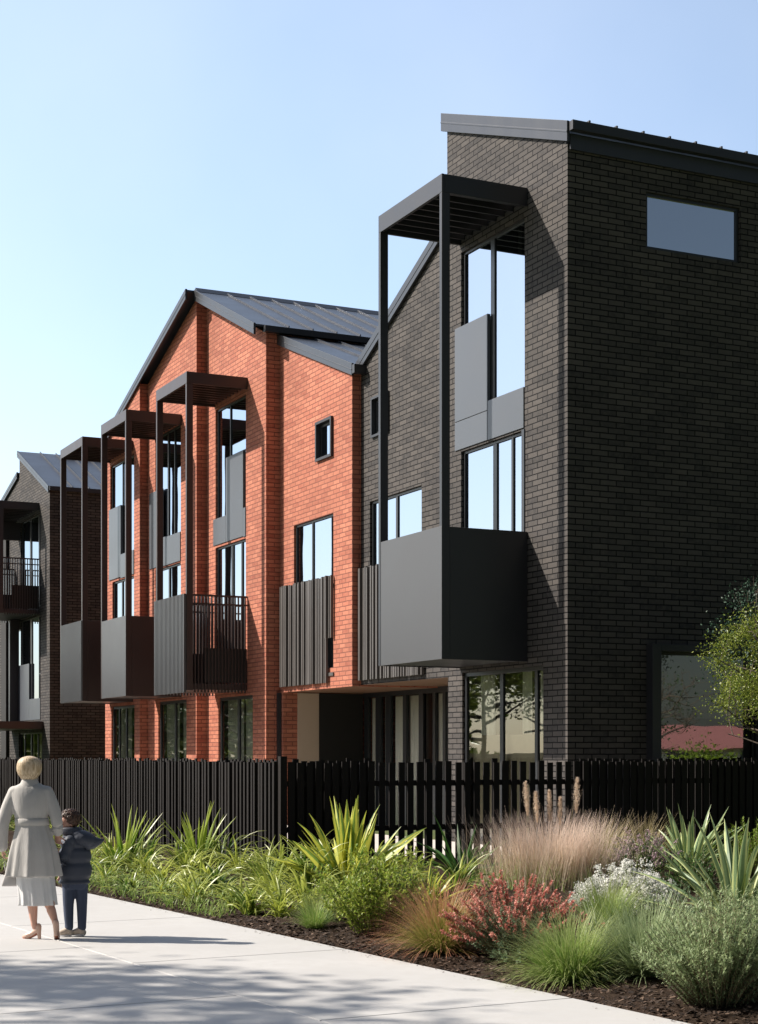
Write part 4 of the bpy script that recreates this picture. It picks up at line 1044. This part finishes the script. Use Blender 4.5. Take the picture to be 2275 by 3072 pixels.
def head(mb, c, k, yaw, pitch=0):
    """head modelled facing -y then turned; k scale (1 = adult, 23 cm)"""
    c = Vector(c); M = Rz(yaw) @ Matrix.Rotation(pitch, 3, 'X')
    def E(p, r): ell(mb, c + M @ (Vector(p)*k), [x*k for x in r], M, 18, 12)
    E((0, .012, .03), (.074, .092, .088)); E((0, -.02, -.02), (.064, .074, .078)); E((0, -.048, -.07), (.036, .038, .034))
    E((0, -.094, -.008), (.010, .012, .024)); E((0, -.101, -.024), (.014, .011, .010)); E((0, -.080, .028), (.045, .012, .012))
    E((.034,-.072,-.02),(.024,.018,.022)); E((-.034,-.072,-.02),(.024,.018,.022)); E((0,-.088,-.052),(.022,.010,.010))
    for sx in (-1, 1): E((sx*.075, .008, -.006), (.008, .018, .030))
    return lambda p: c + M @ (Vector(p)*k)
def face_parts(parent, fp, k):
    for sx in (-1, 1): ell(MB(), (0,0,0), (.0105*k,)*3) ; e = ell(MB(), fp((sx*.030, -.079, .008)), (.011*k, .011*k, .009*k)); e.build('eye', M_EYE, parent, smooth=True)
    ell(MB(), fp((0, -.096, -.047)), (.022*k, .008*k, .007*k)).build('mouth', M_LIP, parent, smooth=True)

# ---- the woman, walking away from the camera
WX, WY = -3.18, 15.1
wb = MB()
fpw = head(wb, (-.012, .012, 1.560), .92, R(184), R(-4))
limb(wb, [(-.008,.0,1.40), (-.01,.004,1.50)], [.052,.046])
rings(wb, interp([(.80,.02,0,.155,.115),(.90,.015,0,.165,.12),(1.06,.01,0,.125,.09),(1.22,.005,0,.15,.105),(1.34,.0,0,.15,.09),(1.41,-.005,0,.06,.055)]), 28)
limb(wb, [(-.155,.0,1.345),(-.250,-.010,1.07),(-.268,.035,.84)], [.048,.038,.026]); hand(wb, (-.263,.038,.83), (-.03,.12,-1), (1,.25,0), .92, 1.15, thumb_side=-1)
limb(wb, [(.16,.0,1.345),(.235,-.015,1.08),(.232,.05,.955)], [.048,.038,.025]); hand(wb, (.232,.052,.95), (.05,.35,-.95), (.2,1,0), .92, .95)
limb(wb, [(-.055,0,.86),(-.005,.03,.50),(.012,.01,.33),(.030,-.005,.155),(.040,.0,.11)], [.085,.056,.052,.030,.030])
limb(wb, [(.09,0,.86),(.14,.02,.50),(.172,-.03,.34),(.232,-.075,.185),(.245,-.085,.15)], [.085,.056,.052,.031,.030])
woman = soft(wb.build('person', M_SKIN, loc=(WX, WY, 0)), .0065, 5)
tag(woman, 'blond woman in light belted coat and white skirt walking away hand in hand with child', 'person')
face_parts(woman, fpw, .92)
# hair: a smooth bob closed at the back, open at the face side (+y)
hb = MB(); rws = interp([(1.462,-.012,-.026,.058,.042),(1.486,-.012,-.020,.086,.070),(1.53,-.012,-.012,.108,.092),(1.58,-.012,-.004,.112,.104),(1.62,-.012,.0,.102,.100),(1.65,-.012,.0,.076,.078),(1.664,-.012,.0,.044,.046),(1.671,-.012,.0,.012,.012)], 4)
rings(hb, rws, 90, lambda th, k, t: .018*math.sin(17*th+2*math.sin(3*th)) + .010*math.sin(41*th+t*3) )
for i, v in enumerate(hb.v):
    lim = .022 + max(0, (v[2]-1.60))*1.9
    if v[1] > lim: hb.v[i] = (v[0]*.98-.0002, lim + (v[1]-lim)*.12, v[2])
hair_w = hb.build('hair', M_BLOND, woman, smooth=True)
hs_ = MB(); random.seed(91)
for _ in range(900):
    th = random.uniform(-math.pi*1.02, .02*math.pi) if random.random() < .85 else random.uniform(0, 6.283)
    k1 = random.randint(14, len(rws)-4); k0 = random.randint(0, 6); off = 1+random.uniform(.006, .035); pr = None; w_ = random.uniform(.0012, .0028); dth = random.uniform(-.12, .12)
    for k in range(k1, k0-1, -3):
        z_, cx_, cy_, rx_, ry_ = rws[k]; t_ = th + dth*(k1-k)/20; p = Vector((cx_+rx_*off*math.cos(t_), cy_+ry_*off*math.sin(t_), z_ - (.006 if k <= 2 else 0)))
        if p.y > .02+max(0, (p.z-1.6))*1.9: pr = None; continue
        if pr is not None:
            sd = Vector((-math.sin(t_), math.cos(t_), 0))*w_; hs_.quad(pr-sd, pr+sd, p+sd, p-sd)
        pr = p
hs_.build('hair_strands', M_BLOND, hair_w)
random.seed(3)
def coatfold(th, k, t):
    q = max(0, .56 - t)/.56
    return q**1.2*(.075*math.sin(7*th+.6) + .055*math.sin(12*th+1.9) + .02*math.sin(19*th)) + .010*math.sin(5*th+t*7)
cb = MB(); rings(cb, interp([(.572,.020,.0,.250,.170),(.66,.022,.0,.236,.165),(.80,.022,.0,.212,.155),(.93,.018,.0,.178,.135),(1.04,.010,.0,.150,.112),(1.10,.006,.0,.148,.110),(1.20,.002,.0,.172,.122),(1.30,-.002,.0,.184,.118),(1.365,-.004,.0,.178,.100),(1.405,-.006,.0,.118,.080),(1.43,-.008,.0,.07,.062)], 5), 96, coatfold)
limb(cb, [(-.150,.0,1.338),(-.208,-.006,1.20),(-.250,-.012,1.06),(-.266,.02,.93),(-.272,.034,.845)], [.060,.060,.058,.055,.056])
limb(cb, [(.150,.0,1.338),(.208,-.006,1.20),(.240,-.012,1.07),(.240,.03,.985)], [.060,.058,.054,.052])
ell(cb, (-.11,0,1.352), (.095,.075,.050)); ell(cb, (.105,0,1.352), (.095,.075,.050))
coat = soft(cb.build('coat', M_COAT, woman), .0075, 4)
bl = MB(); rings(bl, [(1.040,.012,0,.150,.112),(1.044,.012,0,.157,.119),(1.098,.008,0,.155,.117),(1.102,.008,0,.149,.111)], 64, lambda th,k,t: .01*math.sin(5*th)); bl.build('belt', M_COAT, coat, smooth=True)
bc = MB(); rings(bc, interp([(1.375,-.006,.004,.112,.082),(1.385,-.006,.0,.118,.088),(1.425,-.008,-.002,.084,.074),(1.462,-.010,-.004,.064,.060),(1.466,-.010,-.002,.056,.052)],3), 64); bc.build('collar', M_COAT, coat, smooth=True)
sk = MB(); rings(sk, interp([(.312,.060,-.01,.170,.135),(.40,.055,-.01,.168,.135),(.52,.04,-.005,.172,.135),(.66,.03,0,.17,.13)], 6), 120, lambda th,k,t: (1-t)*(.06*math.sin(11*th+.4)+.035*math.sin(23*th)) + .03*math.sin(3*th+1))
sk.build('skirt', M_SKIRT, woman, smooth=True)
def heel_shoe(ankle, toe_dir, up_tilt, name='shoe'):
    """pump with a block heel; toe on the ground, heel raised"""
    a = Vector(ankle); d = Vector((toe_dir[0], toe_dir[1], 0)).normalized(); m = MB()
    hp = Vector((a.x, a.y, 0)) - d*.028; hz = .072+up_tilt; toe = Vector((a.x, a.y, .016)) + d*(.125-up_tilt*.5)
    ball = Vector((a.x, a.y, .020)) + d*(.085-up_tilt*.5)
    limb(m, [hp+UP*(hz+.018), hp.lerp(ball,.5)+UP*(hz*.55), ball+UP*.006, toe], [.030,.027,.030,.017])
    ell(m, hp+UP*(hz+.038)-d*.002, (.028,.028,.036))
    m.tube([hp+UP*hz-d*.006, hp+UP*(up_tilt*.9)-d*.012+UP*.0], [.022,.016], 10)
    o = soft(m.build(name, M_SHOE, woman), .0055, 3)
    s = MB(); s.tube([ball+UP*(-.012), toe-UP*.010], [.026,.016], 10); s.tube([hp+UP*(hz-.012)-d*.0, ball-UP*.010], [.018,.022], 10)
    s.build('sole', M_SOLE, o, smooth=True); return o
heel_shoe((.045,.0,.11), (-1,.35), 0); heel_shoe((.250,-.085,.15), (-.10,1), .045)
# handbag carried in her left hand
bag = empty('handbag', (WX-.20, WY+.05, .478)); tag(bag, 'small pale grey handbag hanging beside the woman at the left edge', 'bag')
bm_ = MB(); i = 0
prof = [(-.075,-.02,0),(.075,-.02,0),(.060,-.012,.115),(-.045,-.012,.115)]
bm_.v = [(x,y*2,z) for x,y,z in prof]+[(x,-y*2,z) for x,y,z in prof]
bm_.f = [(0,1,2,3),(7,6,5,4),(0,4,5,1),(1,5,6,2),(2,6,7,3),(3,7,4,0)]
bm_.build('bag_body', M_BAG, bag, bevel=.012, smooth=True)
hd = MB(); hd.tube([(-.035,0,.11),(-.052,-.0,.19),(-.062,-.004,.262),(-.03,0,.20),(.04,0,.11)], .005, 6); hd.build('handle', M_BAG, bag, smooth=True)

# ---- the child, turned to the left
CX, CY = -2.82, 15.30
kb = MB()
fpc = head(kb, (-.055, .0, 1.045), .86, R(-62), R(12))
limb(kb, [(-.005,.01,.92),(-.035,.01,1.0)], [.040,.036])
rings(kb, interp([(.50,.0,0,.08,.07),(.60,.0,0,.10,.085),(.78,.0,.0,.115,.10),(.90,-.005,.0,.09,.08),(.95,-.01,0,.04,.04)]), 24)
limb(kb, [(-.03,-.085,.875),(-.085,-.105,.70),(-.135,-.085,.775)], [.032,.027,.020]); hand(kb, (-.135,-.085,.775), (-.35,.15,.9), (-1,0,.1), .66, .9, thumb_side=-1)
limb(kb, [(-.01,.09,.875),(-.05,.13,.70),(-.12,.12,.58)], [.032,.027,.020]); hand(kb, (-.12,.12,.58), (-.5,0,-.8), (0,-1,0), .66, .7)
limb(kb, [(-.046,.0,.52),(-.050,-.005,.30),(-.048,.0,.07)], [.042,.032,.024]); limb(kb, [(.054,.018,.52),(.066,.016,.30),(.068,.02,.07)], [.042,.032,.024])
child = soft(kb.build('person', M_SKIN, loc=(CX, CY, 0)), .006, 4)
tag(child, 'small brown-haired child in a navy puffer jacket and jeans holding the hand of the woman', 'person')
face_parts(child, fpc, .86)
ch_ = MB(); cc = Vector((-.045,.004,1.07)); HM = Rz(R(-62)) @ Matrix.Rotation(R(12), 3, 'X'); random.seed(6)
nu, nv = 72, 40; hv = []
for a in range(nv+1):
    ph = math.pi*a/nv
    for b in range(nu):
        th = 2*math.pi*b/nu; d = Vector((math.sin(ph)*math.cos(th), math.sin(ph)*math.sin(th), math.cos(ph)))
        r = 1 + .05*noise.noise(d*4+Vector((3,0,0))) + .03*math.sin(th*13+ph*9+3*noise.noise(d*3)) + .02*noise.noise(d*12)
        p = Vector((d.x*.092, d.y*.103+.010, d.z*.098+.015))*r*.95
        if p.y < -.045 + max(0,-p.z)*.9 and p.z < .055: p.y = -.040+max(0,-p.z)*.9; p.x *= .86       # open at the face
        if p.z < -.062: p.z = -.062+(p.z+.062)*.25
        hv.append(tuple(cc + HM @ p))
ch_.v = hv
for a in range(nv):
    for b in range(nu): p, q = a*nu+b, a*nu+(b+1) % nu; ch_.f.append((p, p+nu, q+nu, q))
hair_c = ch_.build('hair', M_BROWN, child, smooth=True)
cs_ = MB(); random.seed(92)
for _ in range(420):
    i0 = random.randint(2, 20)*nu + random.randrange(nu); pr = None; w_ = random.uniform(.0015, .003); j = 0
    while i0 < 30*nu and j < 9:
        p = Vector(hv[i0]); q = cc + (p-cc)*(1.03+.03*math.sin(j*1.3))
        if pr is not None: sd = (p-cc).cross(q-pr).normalized()*w_; cs_.quad(pr-sd, pr+sd, q+sd, q-sd)
        pr = q; i0 += nu + random.choice((-1, 0, 1)); j += 1
cs_.build('hair_strands', M_BROWN, hair_c)
jb = MB()
def puff(th, k, t): return -.13*abs(math.cos(math.pi*t*5.5))**7
rings(jb, interp([(.490,.0,.0,.138,.118),(.51,.002,0,.148,.126),(.62,.008,.0,.155,.130),(.74,.010,.0,.150,.126),(.84,.002,.0,.136,.118),(.905,-.008,.0,.112,.098),(.955,-.018,.0,.078,.074),(1.0,-.03,.0,.082,.076)], 9), 72, puff)
def psleeve(pts, r):
    P = []; RR = []
    pts = [Vector(p) for p in pts]
    for k in range(len(pts)-1):
        for j in range(9):
            t = j/9; P.append(pts[k].lerp(pts[k+1], t)); 
    P.append(pts[-1]); n_ = len(P)
    RR = [(r*(1-.22*i/n_))*(1-.16*abs(math.cos(math.pi*i/4.5))**7) for i in range(n_)]
    jb.tube(P, RR, 14); ell(jb, P[0], (r,)*3)
psleeve([(-.02,-.085,.885),(-.085,-.118,.70),(-.128,-.092,.765)], .060); psleeve([(.0,.085,.885),(-.05,.13,.70),(-.11,.12,.60)], .058)
jacket = soft(jb.build('jacket', M_JACK, child), .0055, 1)
hdm = MB(); HR = Matrix.Rotation(R(18), 3, 'Y')
ell(hdm, (.09,-.01,.905), (.130,.120,.078), HR); ell(hdm, (.04,-.01,.945), (.09,.10,.05), HR); hdm.tube([(.12,-.01,.875),(.19,-.012,.872),(.25,-.012,.884),(.285,-.012,.900)], [.085,.058,.026,.004], 10)
soft(hdm.build('hood', M_JACK, jacket), .007, 5)
cl_ = MB(); rings(cl_, interp([(.945,-.018,0,.096,.088),(.965,-.022,0,.104,.096),(1.0,-.03,0,.098,.092),(1.012,-.032,0,.088,.082)],3), 48); cl_.build('collar', M_JACK, jacket, smooth=True)
jn = MB(); rings(jn, interp([(.44,.005,.0,.098,.080),(.50,.005,0,.125,.098),(.58,.005,0,.12,.095)]), 32)
limb(jn, [(-.048,.0,.47),(-.052,-.008,.29),(-.048,.0,.12),(-.048,.0,.085)], [.066,.050,.040,.040]); limb(jn, [(.060,.018,.47),(.068,.015,.29),(.068,.02,.12),(.068,.02,.085)], [.066,.050,.041,.041])
soft(jn.build('jeans', M_JEAN, child), .0065, 3)
for (x, y) in ((-.052,.0), (.064,.02)):
    d = Vector((-.85,-.25,0)).normalized() if x < 0 else Vector((-.75,.05,0)).normalized(); s = MB(); p = Vector((x,y,.036))
    limb(s, [p+UP*.028-d*(-.002), p+d*.03+UP*.012, p+d*.068], [.034,.034,.028]); ell(s, p-d*.012, (.034,.034,.034))
    so = soft(s.build('shoe', M_SNEAK, child), .0055, 3)
    q = MB(); q.tube([p-d*.03-UP*.024, p+d*.03-UP*.024, p+d*.085-UP*.024], [.030,.034,.022], 12)
    for i_, v_ in enumerate(q.v): q.v[i_] = (v_[0], v_[1], .002 + (v_[2]+.03-.002)*.32)
    q.build('sole', M_SKIRT, so, smooth=True)
